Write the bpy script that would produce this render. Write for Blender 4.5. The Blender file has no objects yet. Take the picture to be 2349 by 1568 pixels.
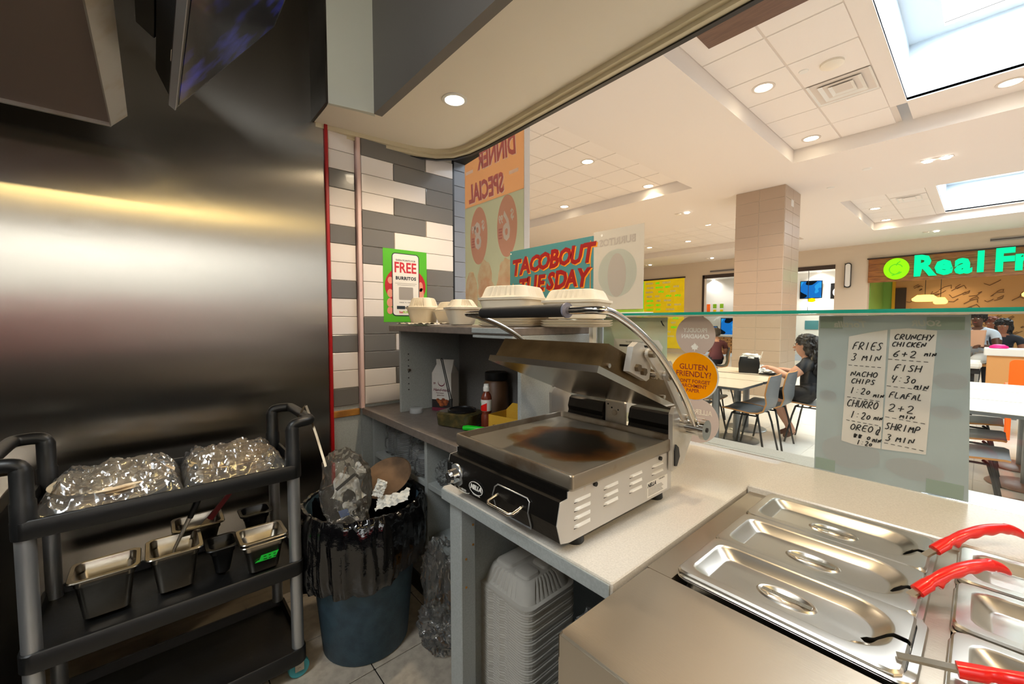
import bpy, bmesh, math, random
from mathutils import Vector, Matrix, noise
random.seed(7)
SC = bpy.context.scene
COL = SC.collection
PI = math.pi

# ---------------------------------------------------------------- camera, world, lights
CAM_H = 1.40
YAW, PITCH = math.radians(48.853), math.radians(-2.978)
cam_d = bpy.data.cameras.new('camera'); cam = bpy.data.objects.new('camera', cam_d); COL.objects.link(cam)
cam.location = (0, 0, CAM_H)
cam.rotation_euler = (PI/2 + PITCH, 0, YAW)
cam_d.sensor_width = 36; cam_d.sensor_fit = 'HORIZONTAL'
cam_d.lens = 36*942/2349; cam_d.clip_start = 0.02; cam_d.clip_end = 100
SC.camera = cam
SC.view_settings.view_transform = 'Standard'; SC.view_settings.look = 'None'
SC.view_settings.exposure = 0.35; SC.view_settings.gamma = 1; SC.view_settings.use_curve_mapping = False
w = bpy.data.worlds.new('world'); SC.world = w; w.use_nodes = True
w.node_tree.nodes['Background'].inputs[0].default_value = (0.95, 0.93, 0.9, 1)
w.node_tree.nodes['Background'].inputs[1].default_value = 0.42

def area(name, loc, sx, sy, power, col=(1, 1, 1), rot=(0, 0, 0)):
    d = bpy.data.lights.new(name, 'AREA'); d.shape = 'RECTANGLE'; d.size = sx; d.size_y = sy
    d.energy = power; d.color = col
    o = bpy.data.objects.new(name, d); COL.objects.link(o); o.location = loc; o.rotation_euler = rot
    return o
def spot(name, loc, power, col=(1, .86, .66), ang=110, r=.05):
    d = bpy.data.lights.new(name, 'SPOT'); d.energy = power; d.color = col
    d.spot_size = math.radians(ang); d.spot_blend = .6; d.shadow_soft_size = r
    o = bpy.data.objects.new(name, d); COL.objects.link(o); o.location = loc
    return o
DAY = (.86, .93, 1.0); WARM = (1.0, .80, .55)
area('skylight_daylight', (.6, 4.9, 4.60), 1.9, 3.4, 170, DAY)
area('skylight_daylight', (.6, 12.7, 4.60), 1.9, 2.9, 170, DAY)


area('kitchen_troffer', (-.45, -1.5, 3.20), .6, 1.2, 50, (.93, .98, 1.0))

area('added_band_light', (3.3, -.45, 2.62), .10, 2.6, 72, (.93, .97, 1.0), (0, -math.radians(70), 0))  # added unseen light; brightens the band reflected in the steel wall
area('added_streak_light', (1.2, -.25, 2.61), .025, 2.0, 7, (1, .74, .30), (0, math.radians(60), 0))  # added unseen light; draws the golden streak on the steel wall
# ---------------------------------------------------------------- materials
def srgb(h):
    h = h.lstrip('#'); c = [int(h[i:i+2], 16)/255 for i in (0, 2, 4)]
    return tuple((x/12.92 if x <= .04045 else ((x+.055)/1.055)**2.4) for x in c) + (1,)
MATS = {}
def P(name, hexc, rough=.5, metal=0., spec=.5, var=None, bump=None, coat=0, emit=None, alpha=None, aniso=None, stretch=(1, 1, 1), trans=0, sheen=0):
    """procedural principled material; var=(scale, hex2, lo, hi) colour variation; bump=(scale, strength)"""
    m = bpy.data.materials.new(name); m.use_nodes = True; MATS[name] = m
    nt = m.node_tree; b = nt.nodes['Principled BSDF']; L = nt.links
    b.inputs['Base Color'].default_value = srgb(hexc)
    b.inputs['Roughness'].default_value = rough; b.inputs['Metallic'].default_value = metal
    b.inputs['Specular IOR Level'].default_value = spec; b.inputs['Coat Weight'].default_value = coat
    b.inputs['Transmission Weight'].default_value = trans
    if sheen: b.inputs['Sheen Weight'].default_value = sheen
    if var or bump:
        tc = nt.nodes.new('ShaderNodeTexCoord'); mp = nt.nodes.new('ShaderNodeMapping')
        mp.inputs['Scale'].default_value = stretch
        L.new(tc.outputs['Object'], mp.inputs['Vector'])
    if var:
        n = nt.nodes.new('ShaderNodeTexNoise'); n.inputs['Scale'].default_value = var[0]; n.inputs['Detail'].default_value = 6
        L.new(mp.outputs['Vector'], n.inputs['Vector'])
        r = nt.nodes.new('ShaderNodeValToRGB'); r.color_ramp.elements[0].position = var[2]; r.color_ramp.elements[1].position = var[3]
        r.color_ramp.elements[0].color = srgb(hexc); r.color_ramp.elements[1].color = srgb(var[1])
        L.new(n.outputs['Fac'], r.inputs['Fac']); L.new(r.outputs['Color'], b.inputs['Base Color'])
    if bump:
        n2 = nt.nodes.new('ShaderNodeTexNoise'); n2.inputs['Scale'].default_value = bump[0]; n2.inputs['Detail'].default_value = 4
        L.new(mp.outputs['Vector'], n2.inputs['Vector'])
        bp = nt.nodes.new('ShaderNodeBump'); bp.inputs['Strength'].default_value = bump[1]; bp.inputs['Distance'].default_value = .01
        L.new(n2.outputs['Fac'], bp.inputs['Height']); L.new(bp.outputs['Normal'], b.inputs['Normal'])
    if emit:
        b.inputs['Emission Color'].default_value = srgb(emit[0]); b.inputs['Emission Strength'].default_value = emit[1]
    if alpha is not None: b.inputs['Alpha'].default_value = alpha
    if aniso is not None:
        b.inputs['Anisotropic'].default_value = aniso[0]; b.inputs['Anisotropic Rotation'].default_value = aniso[1]
        t = nt.nodes.new('ShaderNodeCombineXYZ'); t.inputs[1].default_value = 1
        L.new(t.outputs[0], b.inputs['Tangent'])
    return m
def clear(name, tint, gloss_rough=.02, ior=1.5, haze=0., haze_col='ffffff'):
    """thin clear sheet: transparent + fresnel gloss (+ a diffuse haze)"""
    m = bpy.data.materials.new(name); m.use_nodes = True; MATS[name] = m
    nt = m.node_tree; nt.nodes.clear(); L = nt.links
    out = nt.nodes.new('ShaderNodeOutputMaterial'); tr = nt.nodes.new('ShaderNodeBsdfTransparent'); tr.inputs[0].default_value = srgb(tint)
    gl = nt.nodes.new('ShaderNodeBsdfGlossy'); gl.inputs['Roughness'].default_value = gloss_rough
    fr = nt.nodes.new('ShaderNodeFresnel'); fr.inputs['IOR'].default_value = ior
    mx = nt.nodes.new('ShaderNodeMixShader')
    base = tr.outputs[0]
    if haze > 0:
        df = nt.nodes.new('ShaderNodeBsdfDiffuse'); df.inputs[0].default_value = srgb(haze_col)
        tl = nt.nodes.new('ShaderNodeBsdfTranslucent'); tl.inputs[0].default_value = srgb(haze_col)
        a = nt.nodes.new('ShaderNodeMixShader'); a.inputs[0].default_value = .5
        L.new(df.outputs[0], a.inputs[1]); L.new(tl.outputs[0], a.inputs[2])
        h = nt.nodes.new('ShaderNodeMixShader'); h.inputs[0].default_value = haze
        L.new(tr.outputs[0], h.inputs[1]); L.new(a.outputs[0], h.inputs[2]); base = h.outputs[0]
    L.new(fr.outputs[0], mx.inputs[0]); L.new(base, mx.inputs[1]); L.new(gl.outputs[0], mx.inputs[2])
    L.new(mx.outputs[0], out.inputs[0])
    return m
def emis(name, hexc, s):
    m = bpy.data.materials.new(name); m.use_nodes = True; MATS[name] = m
    nt = m.node_tree; nt.nodes.clear()
    o = nt.nodes.new('ShaderNodeOutputMaterial'); e = nt.nodes.new('ShaderNodeEmission')
    e.inputs[0].default_value = srgb(hexc); e.inputs[1].default_value = s
    nt.links.new(e.outputs[0], o.inputs[0]); return m

def paper(name, hexc, trans=.35, var=None):
    """paper / card that lets some light through"""
    m = bpy.data.materials.new(name); m.use_nodes = True; MATS[name] = m
    nt = m.node_tree; nt.nodes.clear(); L = nt.links
    o = nt.nodes.new('ShaderNodeOutputMaterial'); d = nt.nodes.new('ShaderNodeBsdfDiffuse'); t = nt.nodes.new('ShaderNodeBsdfTranslucent')
    d.inputs[0].default_value = srgb(hexc); t.inputs[0].default_value = srgb(hexc)
    mx = nt.nodes.new('ShaderNodeMixShader'); mx.inputs[0].default_value = trans
    if var:
        tc = nt.nodes.new('ShaderNodeTexCoord'); n = nt.nodes.new('ShaderNodeTexNoise'); n.inputs['Scale'].default_value = var[0]
        r = nt.nodes.new('ShaderNodeValToRGB'); r.color_ramp.elements[0].position = var[2]; r.color_ramp.elements[1].position = var[3]
        r.color_ramp.elements[0].color = srgb(hexc); r.color_ramp.elements[1].color = srgb(var[1])
        L.new(tc.outputs['Object'], n.inputs['Vector']); L.new(n.outputs['Fac'], r.inputs['Fac'])
        L.new(r.outputs['Color'], d.inputs[0]); L.new(r.outputs['Color'], t.inputs[0])
    L.new(d.outputs[0], mx.inputs[1]); L.new(t.outputs[0], mx.inputs[2]); L.new(mx.outputs[0], o.inputs[0])
    return m

# ---------------------------------------------------------------- geometry helpers
class B:
    """collects shapes, then links them as ONE mesh object"""
    def __init__(s): s.v = []; s.f = []; s.mi = []; s.cur = 0
    def add(s, vs, fs):
        o = len(s.v); s.v += [tuple(p) for p in vs]
        for f in fs: s.f.append(tuple(i+o for i in f)); s.mi.append(s.cur)
        return s
    def box(s, x0, x1, y0, y1, z0, z1):
        return s.add([(x0,y0,z0),(x1,y0,z0),(x1,y1,z0),(x0,y1,z0),(x0,y0,z1),(x1,y0,z1),(x1,y1,z1),(x0,y1,z1)],
                     [(0,3,2,1),(4,5,6,7),(0,1,5,4),(1,2,6,5),(2,3,7,6),(3,0,4,7)])
    def bbox(s, x0, x1, y0, y1, z0, z1, b=.004):
        """box with chamfered edges"""
        b = min(b, (x1-x0)*.45, (y1-y0)*.45, (z1-z0)*.45)
        def ring(z, i):
            return [(x0+i+b,y0+i,z),(x1-i-b,y0+i,z),(x1-i,y0+i+b,z),(x1-i,y1-i-b,z),(x1-i-b,y1-i,z),(x0+i+b,y1-i,z),(x0+i,y1-i-b,z),(x0+i,y0+i+b,z)]
        return s.loft([ring(z0, b*.6), ring(z0+b, 0), ring(z1-b, 0), ring(z1, b*.6)], True, True)
    def loft(s, loops, c0=False, c1=False, closed=True):
        n = len(loops[0]); vs = [p for l in loops for p in l]; fs = []
        for k in range(len(loops)-1):
            for i in range(n if closed else n-1):
                j = (i+1) % n; fs.append((k*n+i, k*n+j, (k+1)*n+j, (k+1)*n+i))
        if c0: fs.append(tuple(range(n-1, -1, -1)))
        if c1: fs.append(tuple((len(loops)-1)*n+i for i in range(n)))
        return s.add(vs, fs)
    def prism(s, poly, ax, a, b):
        """poly: 2D outline; ax: axis of extrusion ('x': poly=(y,z), 'y': (x,z), 'z': (x,y))"""
        def m(p, t):
            return {'x': (t, p[0], p[1]), 'y': (p[0], t, p[1]), 'z': (p[0], p[1], t)}[ax]
        return s.loft([[m(p, a) for p in poly], [m(p, b) for p in poly]], True, True)
    def cyl(s, p0, p1, r0, r1=None, n=20, cap=True):
        r1 = r0 if r1 is None else r1
        p0 = Vector(p0); p1 = Vector(p1); d = (p1-p0).normalized()
        u = d.orthogonal().normalized(); w_ = d.cross(u)
        L = [[p+(u*math.cos(2*PI*i/n)+w_*math.sin(2*PI*i/n))*r for i in range(n)] for p, r in ((p0, r0), (p1, r1))]
        return s.loft(L, cap, cap)
    def lathe(s, prof, c=(0, 0, 0), n=32, ax='z', c0=False, c1=False):
        L = []
        for r, h in prof:
            l = []
            for i in range(n):
                a = 2*PI*i/n; q = (r*math.cos(a), r*math.sin(a), h)
                if ax == 'x': q = (q[2], q[0], q[1])
                if ax == 'y': q = (q[0], q[2], -q[1])
                l.append((c[0]+q[0], c[1]+q[1], c[2]+q[2]))
            L.append(l)
        return s.loft(L, c0, c1)
    def tube(s, pts, r, n=10, cap=True, smooth=0):
        pts = [Vector(p) for p in pts]
        for _ in range(smooth):
            q = [pts[0]]
            for a, b_ in zip(pts, pts[1:]): q += [a*.75+b_*.25, a*.25+b_*.75]
            pts = q + [pts[-1]]
        rs = r if isinstance(r, (list, tuple)) else [r]*len(pts)
        if len(rs) != len(pts):
            rs = [rs[min(int(i*(len(rs)-1)/(len(pts)-1)+.5), len(rs)-1)] for i in range(len(pts))]
        L = []; u = None
        for i, p in enumerate(pts):
            d = (pts[min(i+1, len(pts)-1)]-pts[max(i-1, 0)]).normalized()
            u = d.orthogonal().normalized() if u is None else (u - d*u.dot(d)).normalized()
            w_ = d.cross(u)
            L.append([p+(u*math.cos(2*PI*k/n)+w_*math.sin(2*PI*k/n))*rs[i] for k in range(n)])
        return s.loft(L, cap, cap)
    def strip(s, pts, w_, t, nrm):
        """flat ribbon following pts (plane with normal nrm), width w_, thickness t"""
        nrm = Vector(nrm).normalized(); pts = [Vector(p) for p in pts]; L = []
        for i, p in enumerate(pts):
            d = (pts[min(i+1, len(pts)-1)]-pts[max(i-1, 0)]).normalized(); k = nrm.cross(d)*w_/2
            L.append([p+k, p-k, p-k+nrm*t, p+k+nrm*t])
        return s.loft(L, True, True)
    def disc(s, c, r, n=28, ax='y', sx=1, sz=1):
        l = []
        for i in range(n):
            a = 2*PI*i/n; q = (r*sx*math.cos(a), r*sz*math.sin(a))
            l.append({'y': (c[0]+q[0], c[1], c[2]+q[1]), 'z': (c[0]+q[0], c[1]+q[1], c[2]), 'x': (c[0], c[1]+q[0], c[2]+q[1])}[ax])
        return s.add(l, [tuple(range(n))])
    def xf(s, M, start=0):
        for i in range(start, len(s.v)): s.v[i] = tuple(M @ Vector(s.v[i]))
        return s
    def build(s, name, mat, parent=None, smooth=None, local=False):
        me = bpy.data.meshes.new(name); me.from_pydata(s.v, [], s.f)
        for m in (mat if isinstance(mat, (list, tuple)) else [mat]): me.materials.append(m)
        if any(s.mi): me.polygons.foreach_set('material_index', s.mi)
        bm = bmesh.new(); bm.from_mesh(me); bmesh.ops.recalc_face_normals(bm, faces=bm.faces[:]); bm.to_mesh(me); bm.free()
        if smooth:
            me.polygons.foreach_set('use_smooth', [True]*len(me.polygons))
            me.set_sharp_from_angle(angle=math.radians(smooth))
        o = bpy.data.objects.new(name, me); COL.objects.link(o)
        if parent is not None:
            o.parent = parent
            if not local:
                M = parent_mat(parent); me.transform(M.inverted())
        me.update()
        return o
def parent_mat(o):
    M = o.matrix_basis.copy()
    while o.parent is not None: o = o.parent; M = o.matrix_basis @ M
    return M
def tag(o, label=None, cat=None, group=None, kind=None):
    if label: o['label'] = label
    if cat: o['category'] = cat
    if group: o['group'] = group
    if kind: o['kind'] = kind
    return o
def thing(name, label, cat, loc=(0, 0, 0), rz=0, group=None):
    o = bpy.data.objects.new(name, None); COL.objects.link(o); o.empty_display_size = .05
    o.location = loc; o.rotation_euler = (0, 0, rz)
    return tag(o, label, cat, group)
def dup(root, loc=None, rz=None, label=None):
    r = root.copy(); COL.objects.link(r)
    if loc is not None: r.location = loc
    if rz is not None: r.rotation_euler = (0, 0, rz)
    if label: r['label'] = label
    def kids(a, b):
        for ch in list(a.children):
            c = ch.copy(); COL.objects.link(c); c.parent = b; kids(ch, c)
    kids(root, r)
    return r
def piece(src, name, parent, loc):
    """cheap repeat of a piece sharing its mesh"""
    o = bpy.data.objects.new(name, src); COL.objects.link(o); o.parent = parent; o.location = loc
    return o
def struct(o): o['kind'] = 'structure'; return o
def rrect(x0, x1, y0, y1, r, z, k=5):
    """rounded rectangle loop in the xy plane (4*(k+1) points)"""
    r = min(r, (x1-x0)/2-1e-4, (y1-y0)/2-1e-4); l = []
    for cx, cy, a0 in ((x1-r, y0+r, -PI/2), (x1-r, y1-r, 0), (x0+r, y1-r, PI/2), (x0+r, y0+r, PI)):
        for i in range(k+1):
            a = a0+PI/2*i/k; l.append((cx+r*math.cos(a), cy+r*math.sin(a), z))
    return l
def text_into(b, s, M, size, t=.0006, bold=0., shear=0, sx=1, space=1., align='CENTER', res=2):
    """adds raised lettering (built-in font) to B b; M places the text plane (x right, y up, z out)"""
    c = bpy.data.curves.new('t', 'FONT'); c.body = s; c.size = size; c.align_x = align; c.align_y = 'CENTER'
    c.extrude = t/2; c.offset = bold; c.shear = shear; c.space_character = space; c.resolution_u = res
    o = bpy.data.objects.new('t', c); COL.objects.link(o)
    me = bpy.data.meshes.new_from_object(o.evaluated_get(bpy.context.evaluated_depsgraph_get()))
    S = Matrix.Diagonal((sx, 1, 1, 1))
    b.add([M @ (S @ v.co) for v in me.vertices], [tuple(p.vertices) for p in me.polygons])
    bpy.data.objects.remove(o); bpy.data.curves.remove(c); bpy.data.meshes.remove(me)
    return b
def face_mat(loc, right, up):
    r = Vector(right).normalized(); u = Vector(up).normalized(); n = r.cross(u)
    return Matrix(((r.x, u.x, n.x, loc[0]), (r.y, u.y, n.y, loc[1]), (r.z, u.z, n.z, loc[2]), (0, 0, 0, 1)))
def crinkle(b, c, dims, amp=.25, seed=0, n=3, freq=3.0, flat=0., pw=.6):
    """crumpled blob: subdivided ball squared off and folded with ridged noise"""
    bm = bmesh.new(); bmesh.ops.create_icosphere(bm, subdivisions=n, radius=1)
    vs = []
    for v in bm.verts:
        p = v.co.copy(); q = Vector([math.copysign(abs(a)**pw, a) for a in p])
        k = noise.noise(p*freq+Vector((seed*7.3, seed*1.7, 0))); k2 = noise.noise(p*freq*2.3+Vector((0, seed*3.1, seed)))
        d = 1+amp*(1-2*abs(k))+amp*.5*(1-2*abs(k2))-amp*.7
        z = q.z*d
        if z < -flat and flat > 0: z = -flat
        vs.append((c[0]+q.x*d*dims[0], c[1]+q.y*d*dims[1], c[2]+z*dims[2]))
    b.add(vs, [tuple(v.index for v in f.verts) for f in bm.faces]); bm.free()
    return b

# ---- material palette
P('steel_wall', 'b8b2a8', .25, 1, bump=(1.6, .12), stretch=(1, .6, 1.0), aniso=(1.0, .0))
P('steel', 'c4bdb2', .24, 1, bump=(2.2, .04)); P('steel_top', 'b3a795', .36, 1, bump=(60, .05), stretch=(1, 9, 1))
P('steel_pan', 'cbc6bd', .30, 1); P('steel_dark', '55504a', .42, .9, var=(6, '3c3833', .35, .7))
P('steel_light', 'd0cbc2', .42, .75, var=(9, 'b9a888', .5, .8)); P('chrome', 'e6e6e6', .07, 1)
P('aluminium', 'b4b7ba', .38, .85); P('steel_aged', '9a8c76', .38, .9, var=(7, '5a4630', .42, .75))
P('red_trim', 'a40d12', .35); P('black_plastic', '0e0f10', .42, bump=(60, .05)); P('black_satin', '101012', .3)
P('tile_white', 'e2d9d2', .16, coat=.3); P('tile_grey', '6f6c69', .2, coat=.3); P('grout', 'd6cbbb', .8)
P('tile_blue', '848994', .25); P('pinkish', 'd7b8b1', .5)
P('laminate', 'a3a8a7', .5, var=(200, '999e9c', .4, .6)); P('laminate_brown', '7d736b', .32, var=(40, '6e645d', .35, .65))
P('stone', 'd3ccc1', .22, var=(260, 'c8c1b6', .4, .62)); P('stone_edge', 'b1aca2', .35, var=(160, '9f9a92', .4, .62))
P('paint_cream', 'f0e6d4', .6); P('paint_grey_shade', '77726d', .6); P('ceiling_dark', '4d4843', .7); P('red_reflector', 'a81c1c', .5); P('paint_pale', 'cfd0c2', .6)
P('ceiling_white', 'ece3da', .8); P('tile_ceiling', 'efe7df', .85, bump=(120, .15)); P('tbar', 'd8cdc2', .6)
P('wall_mall', 'd8c6ae', .7); P('floor_mall', 'd9d2c8', .22); P('floor_kitchen', 'b3aa9b', .35, var=(30, 'a1978a', .4, .65))
P('dark', '141312', .6); P('brown_wood', '6d4f40', .45, var=(8, '5b4034', .35, .7), stretch=(1, 10, 10)); P('wood', 'b8802f', .55, var=(14, '8c5c22', .35, .65))
P('column_tile', 'b7a08a', .28); P('track', 'd3c6a6', .35); P('white_paint', 'e9e6df', .5)
clear('glass', 'f8fcfa', .0, 1.5); P('glass_edge', '0f8f7c', .12, coat=.5, emit=None)
emis('lamp_warm', 'fff0cf', 14); emis('lamp_white', 'fff9f0', 14); emis('sky_pane', 'f4f9ff', 5.0)
P('skywell', 'cdd8df', .6)
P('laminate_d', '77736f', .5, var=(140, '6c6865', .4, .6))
P('blue_steel', '2d4a58', .4, .3)
P('red_plastic', 'e01912', .28, coat=.2)
P('grill_black', '33302d', .32, .85, bump=(90, .04)); P('steel_side', 'ccc8c2', .5, .45, var=(18, 'b8905a', .66, .86)); P('rubber', '151517', .6); P('collar', '7d7a86', .5)
P('platen', '75603f', .40, .9, var=(6, '403019', .38, .70), bump=(60, .05)); P('tray', '9d9282', .40, .85, var=(11, '6b4b26', .50, .74), bump=(60, .04)); P('chrome_soft', 'd4d2ce', .14, 1)
P('lamp_red', 'ff2a1e', .2, emit=('ff1a10', 1.2))
P('hood_steel', 'a28f85', .38, .55, bump=(4, .08))
P('caster', '3b8f98', .4)
clear('wrap', 'fafaf9', .10, 1.38, .09, 'eef0f2')
clear('wrap_film', 'fdfdfc', .10, 1.38, .12, 'ece6da')
clear('wrap_thick', 'eceff0', .12, 2.0, .28, 'e6e8ea')
clear('wrap_bag', 'f6f6f4', .10, 2.2, .16, 'f0f0ee')
P('tortilla', 'd9bf8f', .8, var=(14, 'b08a52', .45, .75)); P('tortilla_pale', 'e2cfae', .8, var=(12, 'b9966a', .5, .8))
P('steel_cart', 'a59e92', .28, 1, var=(8, '857a6a', .5, .85))
P('tape_green', '14c838', .5)
P('knife_red', '6f0d10', .4)
P('bin_blue', '37505f', .55, var=(22, '2c4150', .4, .65), bump=(180, .08)); P('bag_black', '08080a', .11, spec=.8, bump=(16, .6))
P('paper_white', 'd9d8d2', .75); P('card_brown', '7b5f45', .8, var=(9, '4b3a2a', .4, .7))
P('blue_print', '6f86b8', .6)
P('pulp', 'ddd2bd', .75, bump=(140, .05)); P('pulp_grey', 'aaa69e', .75, bump=(140, .05)); P('pulp_stack', '9a958c', .8)
P('cup_plastic', 'c9cdd0', .25, trans=.0, alpha=.55)
P('carton_white', 'cfcac4', .6); P('dark_print', '211c1d', .5); P('maroon', '6d2038', .5); P('food_orange', 'a85a24', .6, var=(60, '6a2d10', .4, .6))
P('sauce_red', '7a3522', .25, var=(4, '5c2416', .4, .7)); P('label_white', 'd8d4cc', .5); P('logo_green', '2b8a4a', .5)
P('spice', '5e3e24', .5, var=(6, '4a301b', .4, .6))
P('herbs', '3d3a22', .25, var=(28, '5e4d28', .45, .7), bump=(30, .5))
P('card_yellow', 'c99a2b', .6)
P('vivid_green', '12cf22', .35)
paper('sheet_back', 'd9d2c6', .55); paper('paper_thin', 'dfdcd4', .30); paper('sheet_grey', 'ccd5d4', .58, (5, 'c3cccb', .35, .75))
paper('sheet_faint', 'cbd0cf', .55); paper('sheet_mint', 'cfdcc8', .5, (4, 'dfd3b4', .4, .7)); paper('sticker_back', 'd3c0b6', .35); paper('sticker_orange', 'f29a0a', .12)
paper('ghost_print', 'cfc6bd', .45); paper('ghost_teal', 'd6d8cf', .55); P('ink_red', '8e2a16', .5); P('ink', '0d0d0e', .6)
paper('banner_orange', 'f3cfa6', .72); paper('banner_sage', 'd9d9c2', .72); paper('banner_white', 'e9e6e2', .72); paper('banner_red', 'eba79d', .55); paper('banner_salmon', 'f9bfae', .65); paper('banner_cream', 'fffaf0', .6); paper('banner_food', 'fbe2c8', .6, (16, 'f3cdac', .4, .65))
paper('tape_dull', '9fb0a4', .3)
P('brown_dark', '3a2a20', .5)
emis('neon_yellow', 'ffb400', 1.6); emis('sign_green', '10f0a0', 1.0); emis('sign_lime', '9af01a', .9); emis('pendant_glow', 'ffc45a', 3.0); P('leaf_green', '4fae10', .5, emit=('58c812', .6)); P('menu_lit', 'd8b800', .6, emit=('d9b800', .35), var=(3, 'c8a400', .4, .7))
P('shop_cream', 'd8b88a', .7)
P('sign_wood', 'a5672f', .5, var=(5, '7d4a1f', .35, .65), stretch=(1, 1, 7))
P('table_top', 'e0cbb0', .3); P('chair_grey', '6f7479', .45); P('chair_edge', 'c98f52', .5); P('chair_dark', '4b4d50', .45); P('metal_grey', '8e9092', .35, .8); P('disc_brown', '8a5a44', .4); P('table_white', 'e6ddd0', .35)
P('skin_light', 'd9a184', .55); P('skin_mid', '9a6247', .55); P('skin_dark', '5b3a2a', .55); P('cloth_black', '17181d', .85); P('cloth_maroon', '6e3f46', .85); P('cloth_pale', 'c3d0de', .85); P('cloth_dark', '23262f', .85); P('hair_dark', '1c1614', .6, bump=(60, .5)); P('hair_grey', '4d443c', .7); P('eye_white', 'e8e2da', .3); P('lip', '9a4a42', .5); P('sandal', '6b3d2a', .6); P('cloth_white', 'd8d6d2', .85)
P('hair_red', '6d3a28', .7)
P('bag_tan', 'cf9f80', .8)
P('pink', 'f0148a', .5)
# ---------------------------------------------------------------- palette

# ---------------------------------------------------------------- floor
fl = struct(B().box(-2.6, 4, -2.2, 1.7, -.05, -.006).build('floor', MATS['dark']))
t = B().bbox(0, .328, 0, .328, -.006, 0, .003).build('floor_tile', MATS['floor_kitchen'], fl)
t.location = (-2.55, -.7, 0)
for i in range(7):
    for j in range(7):
        if i or j: piece(t.data, 'floor_tile', fl, (-2.55+i*.332, -.7+j*.332, 0))
fm = struct(B().box(-20, 8, 1.7, 17, -.05, -.004).build('floor', MATS['floor_mall']))
t = B().bbox(0, .596, 0, .596, -.004, 0, .003).build('floor_tile', MATS['floor_mall'], fm)
t.location = (-5.4, 1.8, 0)
for i in range(12):
    for j in range(14):
        if i or j: piece(t.data, 'floor_tile', fm, (-5.4+i*.6, 1.8+j*.6, 0))

# ---------------------------------------------------------------- left wall: steel sheets, tiled strips
wl = struct(B().box(-2.45, -2.335, -2.2, 1.60, 0, 3.4).build('wall_left', MATS['paint_grey_shade']))
B().bbox(-2.335, -2.300, -2.2, .705, .0, 3.3, .002).build('steel_panel', MATS['steel_wall'], wl)
tr = struct(B().bbox(-2.335, -2.288, .705, .722, 0, 2.53, .003).build('trim_1', MATS['red_trim']))
b = B().box(-2.335, -2.312, .722, .875, .0, .925); b.box(-2.335, -2.292, .875, 1.487, 0, .925); b.build('laminate_panel', MATS['laminate'], wl)
B().bbox(-2.335, -2.30, .722, .868, .868, .905, .003).build('wood_batten', MATS['wood'], wl)
B().box(-2.335, -2.314, .722, .875, .925, 2.44).build('grout', MATS['grout'], wl)
B().box(-2.335, -2.288, .876, 1.483, .925, 2.44).build('grout', MATS['grout'], wl)
struct(B().bbox(-2.33, -2.279, .866, .889, .905, 2.41, .004).build('trim_2', MATS['pinkish']))
TW = {}
def wall_tile(y0, y1, z0, x, colr):
    L = round(y1-y0, 3); k = (L, colr)
    if k not in TW:
        TW[k] = B().bbox(-.010, 0, .002, L-.002, .002, .098, .0025).build('tile', MATS['tile_'+colr], wl).data
        o = wl.children[-1] if False else [c for c in wl.children if c.data is TW[k]][0]; o.location = (x, y0, z0)
    else: piece(TW[k], 'tile', wl, (x, y0, z0))
Z0 = .928; RP = .0985
A = 'WWGWWGWWGWWGWWG'
Bp = [[('G', .4), ('W', .197)], [('W', .19), ('G', .407)], [('W', .4), ('G', .197)], [('W', .19), ('G', .407)], [('G', .4), ('W', .197)],
      [('G', .19), ('W', .407)], [('G', .19), ('W', .407)], [('W', .4), ('G', .197)], [('W', .4), ('G', .197)], [('W', .19), ('G', .407)],
      [('G', .4), ('W', .197)], [('G', .19), ('W', .407)], [('G', .4), ('W', .197)], [('W', .19), ('G', .407)], [('W', .4), ('W', .197)]]
CN = {'W': 'white', 'G': 'grey'}
for r in range(15):
    z = Z0+(14-r)*RP
    wall_tile(.724, .866, z, -2.303, CN[A[r]])
    y = .889
    for c, L in Bp[r]:
        wall_tile(y, min(y+L, 1.486), z, -2.278, CN[c]); y += L
for r in range(16):
    wall_tile(1.50, 1.598, .9+r*RP, -2.30, 'blue')
struct(B().box(-2.335, -2.284, 1.4865, 1.499, .9, 2.46).build('trim_3', MATS['black_satin']))
B().box(-2.335, -2.315, 1.49, 1.60, .8, 2.45).build('grout', MATS['grout'], wl)

# ---------------------------------------------------------------- kitchen soffit, bulkhead, roller track
out = [(-2.335, .66), (-2.325, .74), (-2.285, 1.08), (-2.26, 1.22), (-2.215, 1.325), (-2.14, 1.395), (-2.03, 1.43), (-1.88, 1.437), (-1.6, 1.432), (-.5, 1.405), (4, 1.395)]
b = B(); b.prism(out+[(4, .862), (-2.022, .865), (-2.065, .66)], 'z', 2.42, 2.50)
so = struct(b.build('ceiling', MATS['paint_cream']))
struct(B().box(-2.02, 4, .857, .90, 2.4195, 3.3).build('wall_front', MATS['paint_grey_shade']))  # wall paint darkened; the beam's shade is put into the colour
struct(B().add([(-2.014,.860,2.4195),(-2.060,.655,2.4195),(-2.060,.655,3.3),(-2.014,.860,3.3),(-2.10,.90,2.421),(-2.12,.661,2.421),(-2.12,.661,3.3),(-2.10,.90,3.3)],
    [(0,1,2,3),(5,4,7,6),(1,5,6,2),(3,2,6,7),(0,4,5,1),(4,0,3,7)]).build('wall_left', MATS['paint_pale']))
B().box(-2.335, -2.060, .645, .655, 2.4195, 3.3).build('steel_panel', MATS['steel_dark'], wl)
struct(B().box(-2.4, 4, -2.2, .90, 3.3, 3.36).build('ceiling', MATS['ceiling_dark']))
def off(pts, d):
    r = []
    for i, p in enumerate(pts):
        a = Vector(pts[max(i-1, 0)]); c = Vector(pts[min(i+1, len(pts)-1)]); t_ = (c-a).normalized()
        r.append((p[0]-t_.y*d, p[1]+t_.x*d))
    return r
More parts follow.
